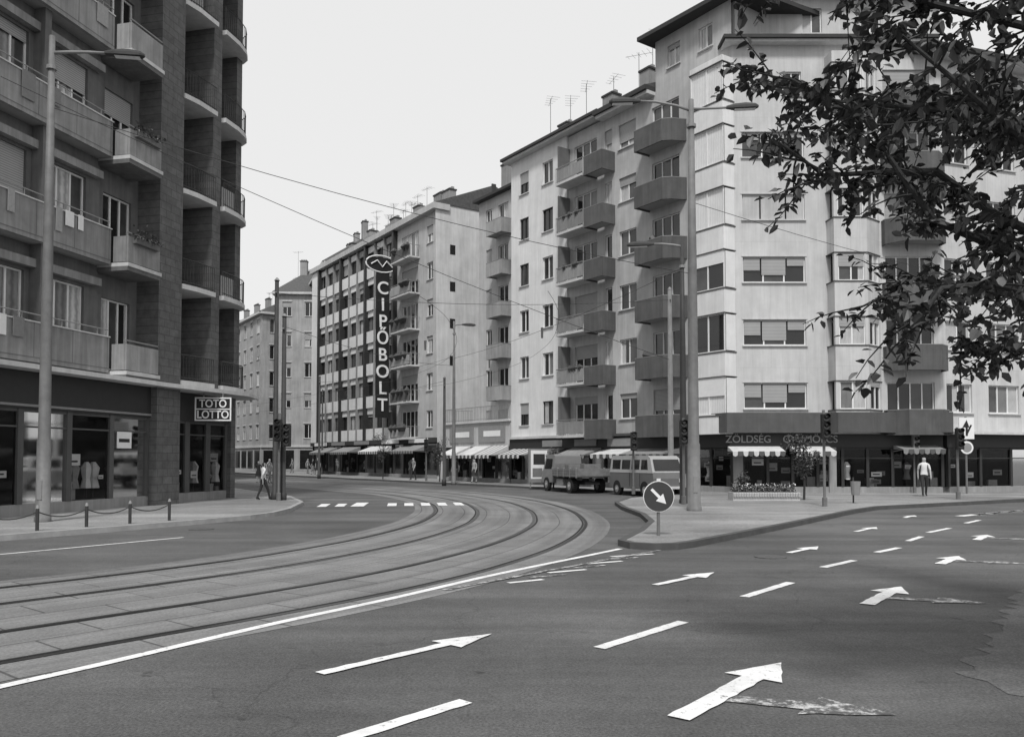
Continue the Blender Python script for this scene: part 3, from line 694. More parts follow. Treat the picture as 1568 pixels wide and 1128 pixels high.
B.box('sign_fascia','frame_dark',-16,6.25,-.7,.1,3.2,Z5-.29); B.box('sign_fascia','metal_grey',-16,6.25,.102,.13,3.25,3.32)
shop(B,-16,6.25,.0,3.2,12,.45,'wall_mid','band_dark',1.2,.3,.2,3)
shop(B,7.55,11.6,-.3,3.2,3,.45,'wall_mid','band_dark',.8,.3,.3,2); B.box('sign_fascia','frame_dark',7.55,11.6,-1,-.2,3.2,Z5-.29)
B.box('tower_walls','dark_cladding',11.62,11.96,-2,-.1,0,Z5-.29)
B.box('signboards','sign_white',4.6,5.3,.06,.08,2.1,2.65); B.box('signboards','cloth_dark',4.68,5.2,.082,.086,2.3,2.42)
e5=B.done((P5[0],P5[1],0))
# balcony plants (leafy, not lumps) are added with the vegetation below
Bq=Obj('lotto_sign',(-12.15,31.3),(1,.12),-1)
Bq.box('sign_box','black_paint',0,1.35,-.12,.1,3.2,4.1)
for q in ((0,1.35,3.2,3.25),(0,1.35,4.05,4.1),(0,1.35,3.63,3.67),(0,.05,3.25,4.05),(1.3,1.35,3.25,4.05)): Bq.box('sign_rim','sign_white',q[0],q[1],.102,.13,q[2],q[3])
Bq.tube('bracket','metal_grey',[(.3,0,4.1),(.3,0,4.3)],.03,6); Bq.tube('bracket','metal_grey',[(1,0,4.1),(1,0,4.3)],.03,6)
eq=Bq.done()
for s_,z in (('TOTO',3.85),('LOTTO',3.43)):
    x,y,_=Bq.w(.67,.115,0); text(eq,'lettering',s_,(x,y,z),.42,(math.pi/2,0,math.atan2(.12,1)),'sign_white',.01,sx=.85)
# ------------------------------------------------------------ street lamps, poles
def lamphead(B,p,d,L=.9):
    x,y,z=p; dx,dy=d; l=math.hypot(dx,dy); dx/=l;dy/=l; px,py=-dy,dx
    V=[];F=[]
    secs=[(0,.05,.05),(.25,.12,.10),(.6,.15,.12),(.9,.13,.09),(1,.05,.04)]
    for t,w,h in secs:
        for a,b in ((-1,-.5),(-1,.2),(-.5,1),(.5,1),(1,.2),(1,-.5)):
            V.append((x+dx*L*t+px*w*a, y+dy*L*t+py*w*a, z+h*b))
    for i in range(4):
        for k in range(6): F.append((i*6+k,i*6+(k+1)%6,(i+1)*6+(k+1)%6,(i+1)*6+k))
    F+= [tuple(range(6)),tuple(range(24,30))]
    Vv,Ff=B._p('lamp_housing','pole_dark'); b=len(Vv); Vv.extend(V); Ff.extend(tuple(b+i for i in f) for f in F)
    Vv,Ff=B._p('lamp_glass','sign_white'); b=len(Vv)
    Vv.extend([(x+dx*L*t+px*w,y+dy*L*t+py*w,z-.08) for t,w in ((.25,-.1),(.9,-.1),(.9,.1),(.25,.1))]); Ff.append((b,b+1,b+2,b+3))
def lamp(name,x,y,h,arms,r=.14,mt='pole_paint'):
    B=Obj(name,(x,y,0),(1,0),-1)
    B.tube('pole',mt,[(0,0,0),(0,0,.25),(0,0,.26),(0,0,2.2),(0,0,2.25),(0,0,h*.6),(0,0,h)],[r*1.25,r*1.25,r*1.1,r*1.05,r*.92,r*.75,r*.45],12)
    B.box('pole_hatch','metal_grey',-.06,.06,r*.8,r*1.12,.7,1.2)
    for dx,dy,za,rise in arms:
        B.tube('arm','metal_grey',[(0,0,za),(dx*.3,-dy*.3,za+rise*.5),(dx*.7,-dy*.7,za+rise*.9),(dx,-dy,za+rise)],[.05,.045,.04,.035],8)
        x2,y2,z2=B.w(dx,-dy,za+rise); lamphead(B,(x2,y2,z2),(dx,dy),1.0)
    B.tube('collar','metal_grey',[(0,0,h-.9),(0,0,h-.8)],r*.8,10)
    return B.done((x,y,0),('pole','arm'))
lamp('street_lamp',-12.15,21.2,12.9,[(1.3,.2,12.45,.1)],.16)
lamp('street_lamp',5.72,25.7,13.2,[(-1.6,.1,12.85,.35),(1.1,-.1,12.9,-.0)],.19)
lamp('street_lamp',6.3,30,9.7,[(-1.0,.2,9.6,.15)],.14,'pole_dark')
lamp('street_lamp',-3.9,54.7,11,[(.5,.2,10.7,.1)],.13)
for i,(x,y,h) in enumerate(((7.7,39.6,10.0),(-9.45,32.6,8.9),(-9.05,32.3,7.4),(-4.4,53,7),(-17,72,9),(-20,86,9))):
    B=Obj('tram_wire_pole',(x,y,0)); B.tube('pole','pole_dark' if i else 'pole_paint',[(0,0,0),(0,0,.4),(0,0,.42),(0,0,h)],[.2,.2,.15,.1] if i<1 else [.15,.15,.11,.08],10); B.tube('cap','metal_grey',[(0,0,h),(0,0,h+.12)],[.12,.03],8); B.tube('bracket','metal_grey',[(0,-.12,h-.5),(0,.2,h-.5)],.03,6); B.done((x,y,0),('pole',))
def wire(B,a,b,sag=.25,r=.012,n=10,part='wire'):
    pts=[]
    for i in range(n+1):
        t=i/n; pts.append((a[0]+(b[0]-a[0])*t,-(a[1]+(b[1]-a[1])*t),a[2]+(b[2]-a[2])*t-sag*4*t*(1-t)))
    B.tube(part,'pole_dark',pts,r,4,False)
B=Obj('tram_overhead_wires',(0,0,0),(1,0),-1)
for cc in (0,3.15):
    pl=off(tc,cc); pl=[p for p in pl if p.y>19][::2]
    B.tube('contact_wire','pole_dark',[(p.x,-p.y,5.7) for p in pl],.006,4,False)
sp=[((-12.15,21.2,11),(5.72,25.7,7.6)),((-14.0,22.0,12.2),(5.8,30,5.4)),((-9.45,32.6,8.4),(7.7,39.6,9.5)),((-9.05,32.3,7),(-3.9,54.7,8)),((-3.9,54.7,8.5),(6.3,30,8.8)),((-17,72,8.5),(-3.9,54.7,8.6)),((-4.4,53,6.8),(-20,86,8)),((5.72,25.7,9.9),(28,41,10))]
for a,b in sp: wire(B,a,b,.35,.010)
for (x,y) in ((1.0,27),(-3.2,30),(-1,36)):
    B.tube('insulators','insulator',[(x,-y,5.75),(x,-y,6.1)],[.04,.05],6)
B.done((0,0,0))
# ------------------------------------------------------------ signs & signals
def disc(B,part,mt,u,v,z,r,t=.02,n=28):
    B.solid(part,mt,[(u+r*math.cos(2*math.pi*i/n),v,z+r*math.sin(2*math.pi*i/n)) for i in range(n)]+[(u+r*math.cos(2*math.pi*i/n),v+t,z+r*math.sin(2*math.pi*i/n)) for i in range(n)],
      [tuple(range(n)),tuple(range(n,2*n))]+[(i,(i+1)%n,n+(i+1)%n,n+i) for i in range(n)])
B=Obj('keep_right_sign',(3.11,17.4,.12)); B.tube('post','pole_paint',[(0,0,0),(0,0,1.15)],.035,8)
disc(B,'rim','sign_white',0,.04,.83,.33); disc(B,'face','sign_blue',0,.062,.83,.315,.006)
a=-math.pi/4
def rot(p,zc=.83): return (p[0]*math.cos(a)-p[1]*math.sin(a),.072,zc+p[0]*math.sin(a)+p[1]*math.cos(a))
B.poly('arrow','sign_white',[rot(p) for p in ((-.22,-.03),(.02,-.03),(.02,-.11),(.22,0),(.02,.11),(.02,.03),(-.22,.03))]); B.done((3.11,17.4,0))
def tlight(x,y,h,heads,r=.05,mt='pole_paint'):
    B=Obj('traffic_light',(x,y,.12)); B.tube('pole',mt,[(0,0,0),(0,0,.3),(0,0,.31),(0,0,h)],[.09,.09,r,r],8)
    for u,z,wh in heads:
        B.box('signal_housing',wh,u-.14,u+.14,.07,.26,z,z+.85)
        for i in range(3):
            disc(B,'lenses','glass_mid',u,.262,z+.14+i*.28,.1,.01,14)
            B.tube('visors','black_paint',[(u,.26,z+.2+i*.28),(u,.42,z+.22+i*.28)],[.09,.09],8,False)
        B.box('brackets',mt,u-.02,u+.02,0,.07,z+.1,z+.16); B.box('brackets',mt,min(0,u),max(0,u)+.02,-.02,.02,z+.62,z+.66)
    return B.done((x,y,0))
tlight(10.7,28,3.3,[(0,2.3,'black_paint')]); tlight(6.15,29.3,3.1,[(-.02,2.15,'black_paint'),(.3,2.15,'black_paint')])
tlight(19.2,39.0,3.2,[(0,2.1,'metal_grey')]); tlight(5.6,37.7,2.9,[(0,2.0,'black_paint')]); tlight(-9.1,31.9,3.4,[(.0,2.3,'black_paint'),(.35,2.1,'black_paint')]); tlight(18.0,33.0,2.9,[(0,2.0,'black_paint')])
tlight(-6.3,60,3.2,[(0,2.2,'black_paint')])
B=Obj('direction_sign',(21.3,38.3,.12)); B.tube('post','pole_paint',[(0,0,0),(0,0,3.6)],.05,8)
B.box('board','sign_white',-.35,.35,.05,.08,2.55,3.55)
B.box('board_symbol','black_paint',-.05,.05,.081,.09,2.7,3.3); B.poly('board_symbol','black_paint',[(-.2,.094,3.1),(0,.094,3.45),(.12,.094,3.1)]); B.poly('board_symbol','black_paint',[(.05,.098,2.8),(.25,.098,3.2),(.17,.098,3.22),(.03,.098,2.95)])
disc(B,'round_sign','sign_white',0,.06,2.15,.3); disc(B,'round_sign','sign_grey',0,.082,2.15,.22,.006); B.done((21.3,38.3,0))
B=Obj('advertising_board',(1.5,46.2,.12),(.8,.3),-1); B.box('frame','metal_grey',-.6,.6,-.08,.08,.3,2.2); B.box('poster','sign_white',-.5,.5,.082,.09,.5,2.1)
B.box('poster_print','cloth_dark',-.35,.35,.092,.096,1.3,1.9); B.box('poster_print','cloth_grey',-.4,.2,.092,.096,.6,1.1)
for x in (-.5,.5): B.tube('legs','metal_grey',[(x,0,0),(x,0,.3)],.04,6)
B.done()
B=Obj('chain_barrier',(0,0,0))
pl=cat([(-13.3,14.6),(-11.2,17.9),(-9.9,20.1),(-8.75,22.2)],5); last=None; posts=[]
for i in range(len(pl)-1):
    for k in range(10):
        p=pl[i].lerp(pl[i+1],k/10)
        if last is None or (p-last).length>1.15: posts.append(p); last=p
for p in posts:
    B.tube('posts','pole_dark',[(p.x,-p.y,.12),(p.x,-p.y,.62)],.04,8); B.tube('posts','sign_grey',[(p.x,-p.y,.62),(p.x,-p.y,.70)],[.045,.02],8)
for a,b in zip(posts[:-1],posts[1:]): wire(B,(a.x,a.y,.55),(b.x,b.y,.55),.14,.014,8,'chain')
B.done((0,0,0))
# ------------------------------------------------------------ vehicles
def wheel(B,u,v,r,w=.17):
    n=18
    for (rr,mt,v0,v1,pt) in ((r,'tyre',v-w/2,v+w/2,'tyres'),(r*.55,'metal_grey',v-w/2-.012,v+w/2+.012,'hubs'),(r*.2,'chrome',v-w/2-.03,v+w/2+.03,'hubs')):
        B.solid(pt,mt,[(u+rr*math.cos(2*math.pi*i/n),v0,r+rr*math.sin(2*math.pi*i/n)) for i in range(n)]+[(u+rr*math.cos(2*math.pi*i/n),v1,r+rr*math.sin(2*math.pi*i/n)) for i in range(n)],
         [tuple(range(n)),tuple(range(n,2*n))]+[(i,(i+1)%n,n+(i+1)%n,n+i) for i in range(n)])
def bodyloft(B,part,mt,uz,W,tum=.9):
    zs=[z for _,z in uz]; z0,z1=min(zs),max(zs); n=len(uz); V=[]
    for s_ in (-1,1):
        for u,z in uz:
            k=1-(1-tum)*max(0,(z-z0)/(z1-z0)); V.append((u,s_*W/2*k,z))
    F=[tuple(range(n)),tuple(range(n,2*n))]+[(i,(i+1)%n,n+(i+1)%n,n+i) for i in range(n)]
    B.solid(part,mt,V,F)
def van(x,y,D):
    B=Obj('delivery_van',(x,y,0),D,1); W=1.75
    bodyloft(B,'lower_body','van_paint',[(-1.95,.38),(1.8,.38),(1.98,.5),(2.0,.85),(1.93,1.12),(-1.97,1.12),(-2.0,.6)],W,.98)
    bodyloft(B,'upper_body','van_light',[(-1.97,1.122),(1.92,1.122),(1.6,1.78),(1.4,1.88),(-1.8,1.9),(-1.93,1.8)],W*.975,.9)
    for s_ in (-1,1):
        for a,b in ((-1.75,-1.0),(-.85,-.1),(.05,.75),(.9,1.5)):
            k=.975*W/2*s_
            B.solid('windows','glass_dark',[(a,k*.975+.012*s_,1.25),(b,k*.975+.012*s_,1.25),(b-(.12 if b>1.4 else 0),k*.925+.012*s_,1.7),(a,k*.925+.012*s_,1.7)],[(0,1,2,3)])
        B.box('trim','chrome',-1.97,1.95,s_*W/2*.985-.01,s_*W/2*.985+.012,1.10,1.13)
        for u in (.84,-.06): B.box('trim','frame_dark',u-.006,u+.006,s_*W/2-.012,s_*W/2+.006,.45,1.1)
    for u in (-1.25,1.25):
        for s_ in (-1,1):
            wheel(B,u,s_*.80,.31)
            B.tube('wheel_arches','tyre',[(u,s_*.70,.36),(u,s_*.882,.36)],.36,16)
    B.poly('windscreen','glass_dark',[(1.90,-.72,1.2),(1.90,.72,1.2),(1.66,.68,1.72),(1.66,-.68,1.72)]); 
    B.poly('rear_window','glass_dark',[(-1.982,-.6,1.25),(-1.982,.6,1.25),(-1.962,.55,1.68),(-1.962,-.55,1.68)])
    B.box('bumpers','chrome',-2.08,-2.0,-.8,.8,.38,.5); B.box('bumpers','chrome',2.0,2.08,-.8,.8,.38,.5)
    for s_ in (-.6,.6): B.box('lamps','sign_white',1.97,2.02,s_-.1,s_+.1,.68,.86); B.box('lamps','cloth_grey',-2.03,-1.98,s_-.08,s_+.08,.65,.9)
    B.box('number_plate','sign_white',-2.1,-2.081,-.25,.25,.4,.5); B.done((x,y,0))
def truck(x,y,D):
    B=Obj('flatbed_truck',(x,y,0),D,1); W=1.9
    B.box('chassis','black_paint',-2.3,2.0,-.4,.4,.45,.6)
    bodyloft(B,'cab','truck_paint',[(.75,.5),(2.25,.45),(2.4,.6),(2.42,1.0),(2.25,1.15),(1.95,1.85),(1.8,1.98),(.9,2.0),(.75,1.9)],W*.92,.86)
    for s_ in (-1,1):
        k=W*.46*s_
        B.solid('cab_windows','glass_dark',[(1.0,k*.925+.01*s_,1.2),(2.05,k*.925+.01*s_,1.2),(1.85,k*.875+.01*s_,1.75),(1.0,k*.875+.01*s_,1.75)],[(0,1,2,3)])
        B.box('flatbed','truck_wood',-2.5,.65,s_*W/2-.03,s_*W/2+.03,.85,1.25)
        for u in (-2.45,-1.7,-.9,-.1,.6): B.box('bed_stakes','metal_grey',u-.03,u+.03,s_*W/2-.035,s_*W/2+.045,.8,1.3)
        for zz in (.98,1.11): B.box('bed_stakes','frame_dark',-2.5,.65,s_*(W/2+.031)-.003,s_*(W/2+.031)+.003,zz,zz+.012)
        wheel(B,1.6,s_*.82,.38); wheel(B,-1.5,s_*.78,.38,.3); B.box('mudguards','black_paint',-2.0,-1.0,s_*.74-.2,s_*.74+.2,.79,.82)
        B.box('fuel_tank','metal_grey',-.6,.2,s_*.75-.15,s_*.75+.15,.4,.7)
    B.box('flatbed','truck_wood',-2.5,.65,-W/2+.031,W/2-.031,.83,.88); B.box('flatbed','truck_wood',-2.53,-2.47,-W/2+.031,W/2-.031,.882,1.26); B.box('flatbed','truck_wood',.60,.655,-W/2+.031,W/2-.031,.882,1.5)
    B.poly('windscreen','glass_dark',[(2.235,-.75,1.2),(2.235,.75,1.2),(1.99,.7,1.78),(1.99,-.7,1.78)])
    B.box('grille','frame_dark',2.42,2.44,-.5,.5,.65,.95); B.box('bumper','metal_grey',2.42,2.52,-.85,.85,.42,.58)
    for s_ in (-.68,.68): B.box('headlamps','sign_white',2.41,2.45,s_-.1,s_+.1,.7,.9)
    for i in range(4): B.box('cargo_crates','truck_wood',-2.2+i*.65,-1.7+i*.65,-.5,.4,.89,U(1.1,1.5))
    B.done((x,y,0))
van(*F1(2.0,4.0),(.38,-.92)); truck(*F1(7.3,4.1),(-.34,.94))
# ------------------------------------------------------------ people
def person(name,x,y,face,h,shirt,legs,stride=.0,z=.12,skirt=False,bag=False):
    s=h/1.75
    V=[];E=[];Rr=[]
    def v(p,r,par=None):
        V.append(Vector(p)*s); Rr.append(r*s); i=len(V)-1
        if par is not None: E.append((par,i))
        return i
    pel=v((0,0,.95),.145); ab=v((0,0,1.12),.125,pel); ch=v((0,.01,1.32),.15,ab); ck=v((0,0,1.44),.085,ch); nk=v((0,.0,1.52),.055,ck)
    jw=v((0,.02,1.585),.075,nk); hd=v((0,.005,1.66),.095,jw); tp=v((0,-.005,1.735),.06,hd); v((0,.105,1.632),.014,jw)
    for sd in (-1,1):
        st=stride*sd
        hp=v((.09*sd,0,.90),.10,pel); kn=v((.095*sd,st*.45+.04,.50),.062,hp); an=v((.095*sd,st*.9,.10),.042,kn); v((.095*sd,st*.9-.03,.045),.04,an); v((.105*sd,st*.9+.16,.035),.032,an)
        sh=v((.185*sd,0,1.40),.06,ck); el=v((.235*sd,-.03-st*.35,1.13),.043,sh); wr=v((.235*sd,.06-st*.6,.88),.03,el); pm=v((.232*sd,.075-st*.65,.82),.034,wr)
        for f,(dx,dl) in enumerate(((-.025,.07),(-.008,.085),(.01,.08),(.026,.062))): v((.232*sd,.08-st*.65+dx*1.1,.80-dl),.0095,pm)
        v((.215*sd,.115-st*.65,.80),.011,pm)
    me=bpy.data.meshes.new('b'); me.from_pydata(V,E,[]); o=bpy.data.objects.new('b',me); link(o)
    o.modifiers.new('s','SKIN'); 
    for i,sv in enumerate(me.skin_vertices[0].data): sv.radius=(Rr[i],Rr[i]*(.78 if i in (0,1,2,3) else 1)); sv.use_root=(i==0)
    o.modifiers.new('ss','SUBSURF').levels=1
    dg=bpy.context.evaluated_depsgraph_get(); dg.update(); m2=bpy.data.meshes.new_from_object(o.evaluated_get(dg)); bpy.data.objects.remove(o)
    names=['skin','hair',shirt,legs,'shoe']; m2.materials.clear()
    for n_ in names: m2.materials.append(MATS[n_])
    for p in m2.polygons:
        c=p.center/s; p.use_smooth=True
        if c.z>1.5: p.material_index=1 if (c.z>1.695 or (c.y<-.01 and c.z>1.56)) else 0
        elif abs(c.x)>.19 and c.z<1.2: p.material_index=0
        elif c.z<.09: p.material_index=4
        elif c.z<.98: p.material_index=0 if (skirt and c.z<.5) else 3
        else: p.material_index=2
    e=empty(name,(x,y,z)); e.rotation_euler=(0,0,face)
    b=link(bpy.data.objects.new('body',m2)); b.parent=e
    def attach(nm,V2,F2,mt):
        mm=bpy.data.meshes.new(nm); mm.from_pydata(V2,[],F2); mm.materials.append(MATS[mt]); q=link(bpy.data.objects.new(nm,mm)); q.parent=e
    if skirt:
        n=14; V2=[];F2=[]
        for z_,r_ in ((1.0,.15),(.85,.19),(.5,.26)):
            for i in range(n): V2.append((s*r_*math.cos(6.2832*i/n),s*r_*.75*math.sin(6.2832*i/n),s*z_))
        for j in range(2):
            for i in range(n): F2.append((j*n+i,j*n+(i+1)%n,(j+1)*n+(i+1)%n,(j+1)*n+i))
        attach('skirt',V2,F2,legs)
    if bag:
        B=Obj('x',(0,0,0)); B.box('bag','cloth_dark',.2,.32,-.22,.14,.45*s,.72*s); (V2,F2)=list(B.parts.values())[0]; attach('bag',V2,F2,'cloth_dark')
pi=math.pi
person('pedestrian_man',17.95,35.6,pi*.9,1.72,'cloth_white','cloth_dark',.25,bag=True)
person('pedestrian_man',-9.85,32.4,-.9,1.5,'cloth_white','cloth_dark',.3)
person('pedestrian_woman',*F1(21,1.6),2.5,1.62,'cloth_mid','cloth_dark',.15,skirt=True)
person('pedestrian_man',*F1(22.5,2.2),.5,1.72,'cloth_dark','cloth_grey',.2)
person('pedestrian_man',*F1(29,2.0),2.4,1.72,'cloth_grey','cloth_dark',.2)
for i,(x,y) in enumerate(((-20.5,84),(-22,88),(-19,80),(-25,93),(-29,100),(-17.2,58),(-18.6,60),(-19.6,66))):
    person('pedestrian_man' if i%2 else 'pedestrian_woman',x,y,U(0,6),U(1.6,1.78),random.choice(['cloth_white','cloth_mid','cloth_dark']),random.choice(['cloth_dark','cloth_grey']),.2,.12 if i<5 else .0,skirt=not i%2)
# ------------------------------------------------------------ vegetation
def leafmesh(B,pts,size,part='leaves',mats=('leaf_dark','leaf_mid','leaf_light'),wts=(5,4,2)):
    for p in pts:
        mt=random.choices(mats,wts)[0]; V,F=B._p(part,mt)
        d=Vector((U(-1,1),U(-1,1),U(-1.1,.35))).normalized(); up=Vector((U(-.7,.7),U(-.7,.7),1)).normalized(); sdir=d.cross(up)
        if sdir.length<.05: continue
        sdir.normalize(); nn=sdir.cross(d); L=size*U(.65,1.25); w=L*U(.24,.36); p=Vector(p); b=len(V)
        V.extend([tuple(q) for q in (p,p+d*L*.35+sdir*w+nn*w*.3,p+d*L*.75+sdir*w*.7+nn*w*.25-up*.05*L,p+d*L-up*.12*L,p+d*L*.75-sdir*w*.7+nn*w*.25-up*.05*L,p+d*L*.35-sdir*w+nn*w*.3)])
        F.extend([(b,b+1,b+2,b+3),(b,b+3,b+4,b+5)])
def finish_leaf(B,loc):
    e=empty(B.name,loc)
    for (part,mt),(V,F) in B.parts.items():
        me=bpy.data.meshes.new(part); me.from_pydata([(x-loc[0],y-loc[1],z-loc[2]) for x,y,z in V],[],F); me.materials.append(MATS[mt])
        o=link(bpy.data.objects.new(part,me)); o.parent=e
    return e
B=Obj('street_tree',(0,0,0),(1,0),-1)
T=(6.2,6.6)
def W_(p): return (p[0],-p[1],p[2])
B.tube('trunk','bark',[W_(q) for q in ((T[0]+.1,T[1],0),(T[0],T[1],.5),(T[0]-.05,T[1],1.6),(T[0],T[1]+.05,2.6),(T[0]+.1,T[1],3.6),(T[0],T[1],5.2))],[.26,.2,.17,.16,.12,.07],12)
limbs=[
 [(6.1,6.6,2.3),(4.6,6.0,2.75),(3.5,5.6,3.15),(3.15,5.5,3.25),(2.85,5.45,3.35),(2.6,5.4,3.65),(2.35,5.4,4.05),(1.9,5.5,4.35)],
 [(6.1,6.6,2.6),(4.6,6.2,3.2),(3.6,6.0,3.55),(3.1,5.9,3.85),(2.6,5.8,3.8),(2.2,5.7,3.75),(1.85,5.6,3.95)],
 [(6.15,6.6,3.2),(5,6,4.1),(3.7,5.4,4.6),(2.8,5.3,4.75),(2.1,5.2,4.9),(1.45,5.2,4.95)],
 [(6.1,6.6,2.2),(4.8,5.6,2.55),(3.6,5.2,2.75),(3.0,5.1,2.85),(2.65,5.0,2.8),(2.4,5.0,2.45)],
 [(6.1,6.6,2.4),(4.9,6.4,2.5),(3.8,6.3,2.6),(3.35,6.2,2.55)],
 [(6.2,6.6,3.0),(5.2,6.5,3.9),(4.1,6.4,4.4),(3.2,6.4,4.5),(2.5,6.3,4.5),(1.9,6.2,4.75)],
 [(6.1,6.6,2.7),(4.9,5.7,3.1),(3.7,5.0,3.45),(3.1,4.8,3.6),(2.6,4.7,3.95),(2.2,4.7,4.3)],
 [(6.1,6.6,2.5),(5.0,6.9,3.0),(4.1,7.0,3.2),(3.5,7.0,3.3),(3.0,7.0,3.05)],
 [(6.1,6.6,2.9),(5.0,6.2,3.6),(4.0,5.9,4.0),(3.2,5.8,4.25),(2.6,5.8,4.3),(2.1,5.8,4.35)],
]
offl=[[(6.2,6.6,3.5),(7.2,7.2,4.6),(8.4,7.8,5.4)],[(6.2,6.6,3.8),(5.6,8,5.2),(5.2,9,6.0)],[(6.2,6.6,4.2),(6.4,5.4,5.4),(6.8,4.4,6.2)],[(6.2,6.6,4.8),(6.0,6.4,6.4),(5.8,6.4,7.4)],[(6.2,6.6,3),(7.6,6.0,3.8),(8.8,5.6,4.2)],[(6.2,6.6,4.5),(4.8,6.4,5.6),(3.6,6.2,6.3)],
 [(6.2,6.6,4.0),(5.4,5.0,5.0),(4.4,3.6,5.4),(3.4,2.6,5.5)],[(6.2,6.6,4.3),(5.0,4.9,5.4),(3.8,4.2,5.8),(2.9,3.9,5.9)],[(6.2,6.6,4.4),(5.8,4.5,5.6),(5.2,3.2,6.0),(4.6,2.0,6.0)]]  # this row: unseen limbs added to throw crown shade onto the road
pts=[]
def sprout(limb,r0,step,tl,nl,start=.25):
    P=[Vector(p) for p in limb]; n=len(P)
    B.tube('branches','bark',[W_(p) for p in P],[r0*(1-.82*i/(n-1)) for i in range(n)],7)
    tot=sum((P[i+1]-P[i]).length for i in range(n-1)); s=tot*start
    while s<tot:
        a=s
        for i in range(n-1):
            l=(P[i+1]-P[i]).length
            if a<=l: base=P[i].lerp(P[i+1],a/l); d0=(P[i+1]-P[i]).normalized(); break
            a-=l
        for _ in range(2):
            d=(d0*U(.1,.9)+Vector((U(-1,1),U(-1,1),U(-.9,.7)))*.9).normalized(); L=tl*U(.45,1.15)
            q=[base]; 
            for j in range(1,5): q.append(q[-1]+(d*L/4)); d=(d+Vector((U(-.25,.25),U(-.25,.25),U(-.28,.08)))).normalized()
            B.tube('twigs','bark',[W_(x) for x in q],[.009,.007,.006,.004,.003],4,False)
            for j in range(nl):
                t=U(.15,1)*4; i=min(3,int(t)); c=q[i].lerp(q[i+1],t-i); pts.append(c+Vector((U(-.035,.035),U(-.035,.035),U(-.035,.035))))
        s+=step*U(.6,1.4)
for i,l in enumerate(limbs): sprout(l,.045,.11,.5,15,.42)
leafmesh(B,pts,.085); 
pts=[]
for l in offl: sprout(l,.07,.13,1.0,28,.25)
leafmesh(B,pts,.12)
finish_leaf(B,(T[0],T[1],0))
def sapling(name,x,y,h,cr,n,z=.12,trunk=True,size=.1):
    B=Obj(name,(0,0,0)); pts=[]
    if trunk: B.tube('trunk','bark',[(x,-y,z),(x+.05,-y,z+h*.5),(x,-y,z+h*.85)],[.05,.035,.015],7)
    for i in range(9):
        a=U(0,6.28); c=Vector((x+cr*.55*math.cos(a)*R(),y+cr*.55*math.sin(a)*R(),z+h*U(.45,.95))) 
        if trunk: B.tube('branches','bark',[(x,-y,z+h*.45),(c.x,-c.y,c.z)],[.02,.008],5)
        rr=cr*U(.3,.55)
        for k in range(n//9):
            d=Vector((random.gauss(0,1),random.gauss(0,1),random.gauss(0,1))).normalized()*rr*U(.3,1); pts.append(c+d)
    leafmesh(B,pts,size); finish_leaf(B,(x,y,0))
sapling('young_tree',11.6,32.5,2.6,.85,1300)
sapling('young_tree',2.3,45.5,2.2,.7,700); sapling('young_tree',*F1(24,2.6),3.2,1.0,900); sapling('young_tree',*F1(33,2.6),3.6,1.1,700)
sapling('shrub',9.9,35.2,1.0,.6,500,trunk=False)
# balcony flowers on the left building, rooted in trough boxes
Fr=Obj('f',P5,D5,-1); B=Obj('balcony_flower_boxes',P5,D5,-1); pts=[]
for k in range(NF):
    fl=Z5+S5*k
    if k in (1,2,4):
        B.box('troughs','dark_wall',4.4,5.6,.705,.86,fl+.75,fl+.93)
        for _ in range(170): pts.append(Fr.w(U(4.35,5.65),U(.66,.95),fl+.9+abs(random.gauss(0,.16))))
leafmesh(B,pts,.11); e=finish_leaf(B,(P5[0],P5[1],0)); e.parent=e5; e.location=(0,0,0)
B=Obj('flower_planter',(8.6,32.6,.12)); B.prism('trough','concrete_planter',[(0,0),(0,.8),(2.6,.8),(2.6,0)],0,.32); B.box('soil','earth',.08,2.52,.08,.72,.322,.34)
for i in range(26): B.tube('rim_stones','concrete_planter',[(.05+i*.1,.83,.16),(.05+i*.1,.86,.3)],[.05,.04],6)
B.done((8.6,32.6,0))
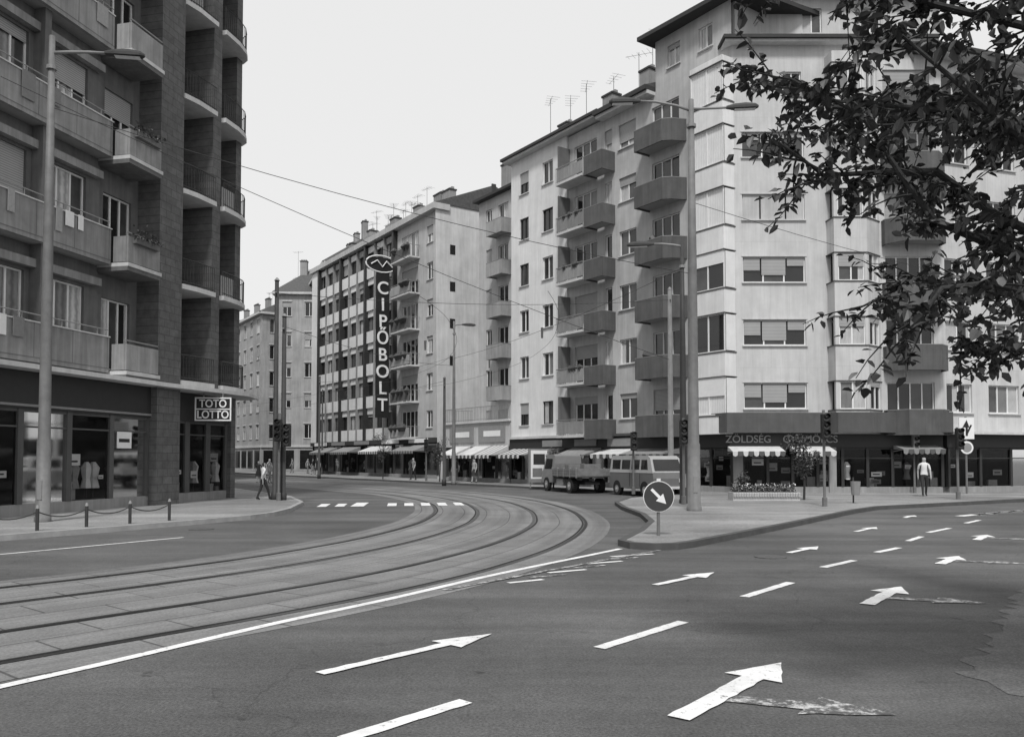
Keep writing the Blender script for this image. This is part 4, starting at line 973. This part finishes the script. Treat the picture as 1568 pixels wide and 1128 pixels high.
B=Obj('flower_bed_plants',(0,0,0)); leafmesh(B,[(U(8.7,11.1),32.6-U(.1,.7),.45+U(0,.25)) for _ in range(900)],.09); leafmesh(B,[(U(8.7,11.1),32.6-U(.1,.75),.6+U(0,.2)) for _ in range(160)],.07,'blossoms',('flower',),(1,)); finish_leaf(B,(8.6,32.6,0))
for x,y in ((12.6,30.0),):
    B=Obj('litter_bin',(x,y,.12)); B.tube('bin','metal_grey',[(0,0,.3),(0,0,.8)],[.14,.18],10); B.tube('post','pole_dark',[(0,-.2,0),(0,-.2,.95)],.03,6); B.done((x,y,0))
# ------------------------------------------------------------ sky & sun
w=bpy.data.worlds.new('World'); sc.world=w; w.use_nodes=True; nt=w.node_tree; bg=nt.nodes['Background']
el=math.radians(54); az=math.radians(186)
st=nt.nodes.new('ShaderNodeTexSky'); st.sky_type='NISHITA'; st.sun_disc=False; st.sun_elevation=el; st.sun_rotation=az; st.dust_density=4; st.air_density=1.5
bw=nt.nodes.new('ShaderNodeRGBToBW'); nt.links.new(st.outputs[0],bw.inputs[0])
mr=nt.nodes.new('ShaderNodeMapRange'); mr.inputs['From Min'].default_value=1; mr.inputs['From Max'].default_value=14; mr.inputs['To Min'].default_value=6.6; mr.inputs['To Max'].default_value=8.6
nt.links.new(bw.outputs[0],mr.inputs['Value']); nt.links.new(mr.outputs[0],bg.inputs['Color']); bg.inputs['Strength'].default_value=.122
sd=bpy.data.lights.new('sun','SUN'); sd.energy=2.9; sd.angle=math.radians(9); sd.color=(1,.995,.985)
so=link(bpy.data.objects.new('sun',sd)); so.location=(0,-10,40)
dirv=Vector((math.sin(az)*math.cos(el),math.cos(az)*math.cos(el),math.sin(el)))
so.rotation_euler=dirv.to_track_quat('Z','Y').to_euler()
# ------------------------------------------------------------ camera
cd=bpy.data.cameras.new('camera'); co=link(bpy.data.objects.new('camera',cd)); co.location=(0,0,1.75)
cd.sensor_width=36; cd.lens=36*1250/1568; cd.shift_y=.0602; cd.clip_end=6000; cd.clip_start=.1
co.rotation_euler=(math.radians(92),0,0); sc.camera=co
sc.view_settings.view_transform='Standard'; sc.view_settings.look='None'; sc.view_settings.exposure=0
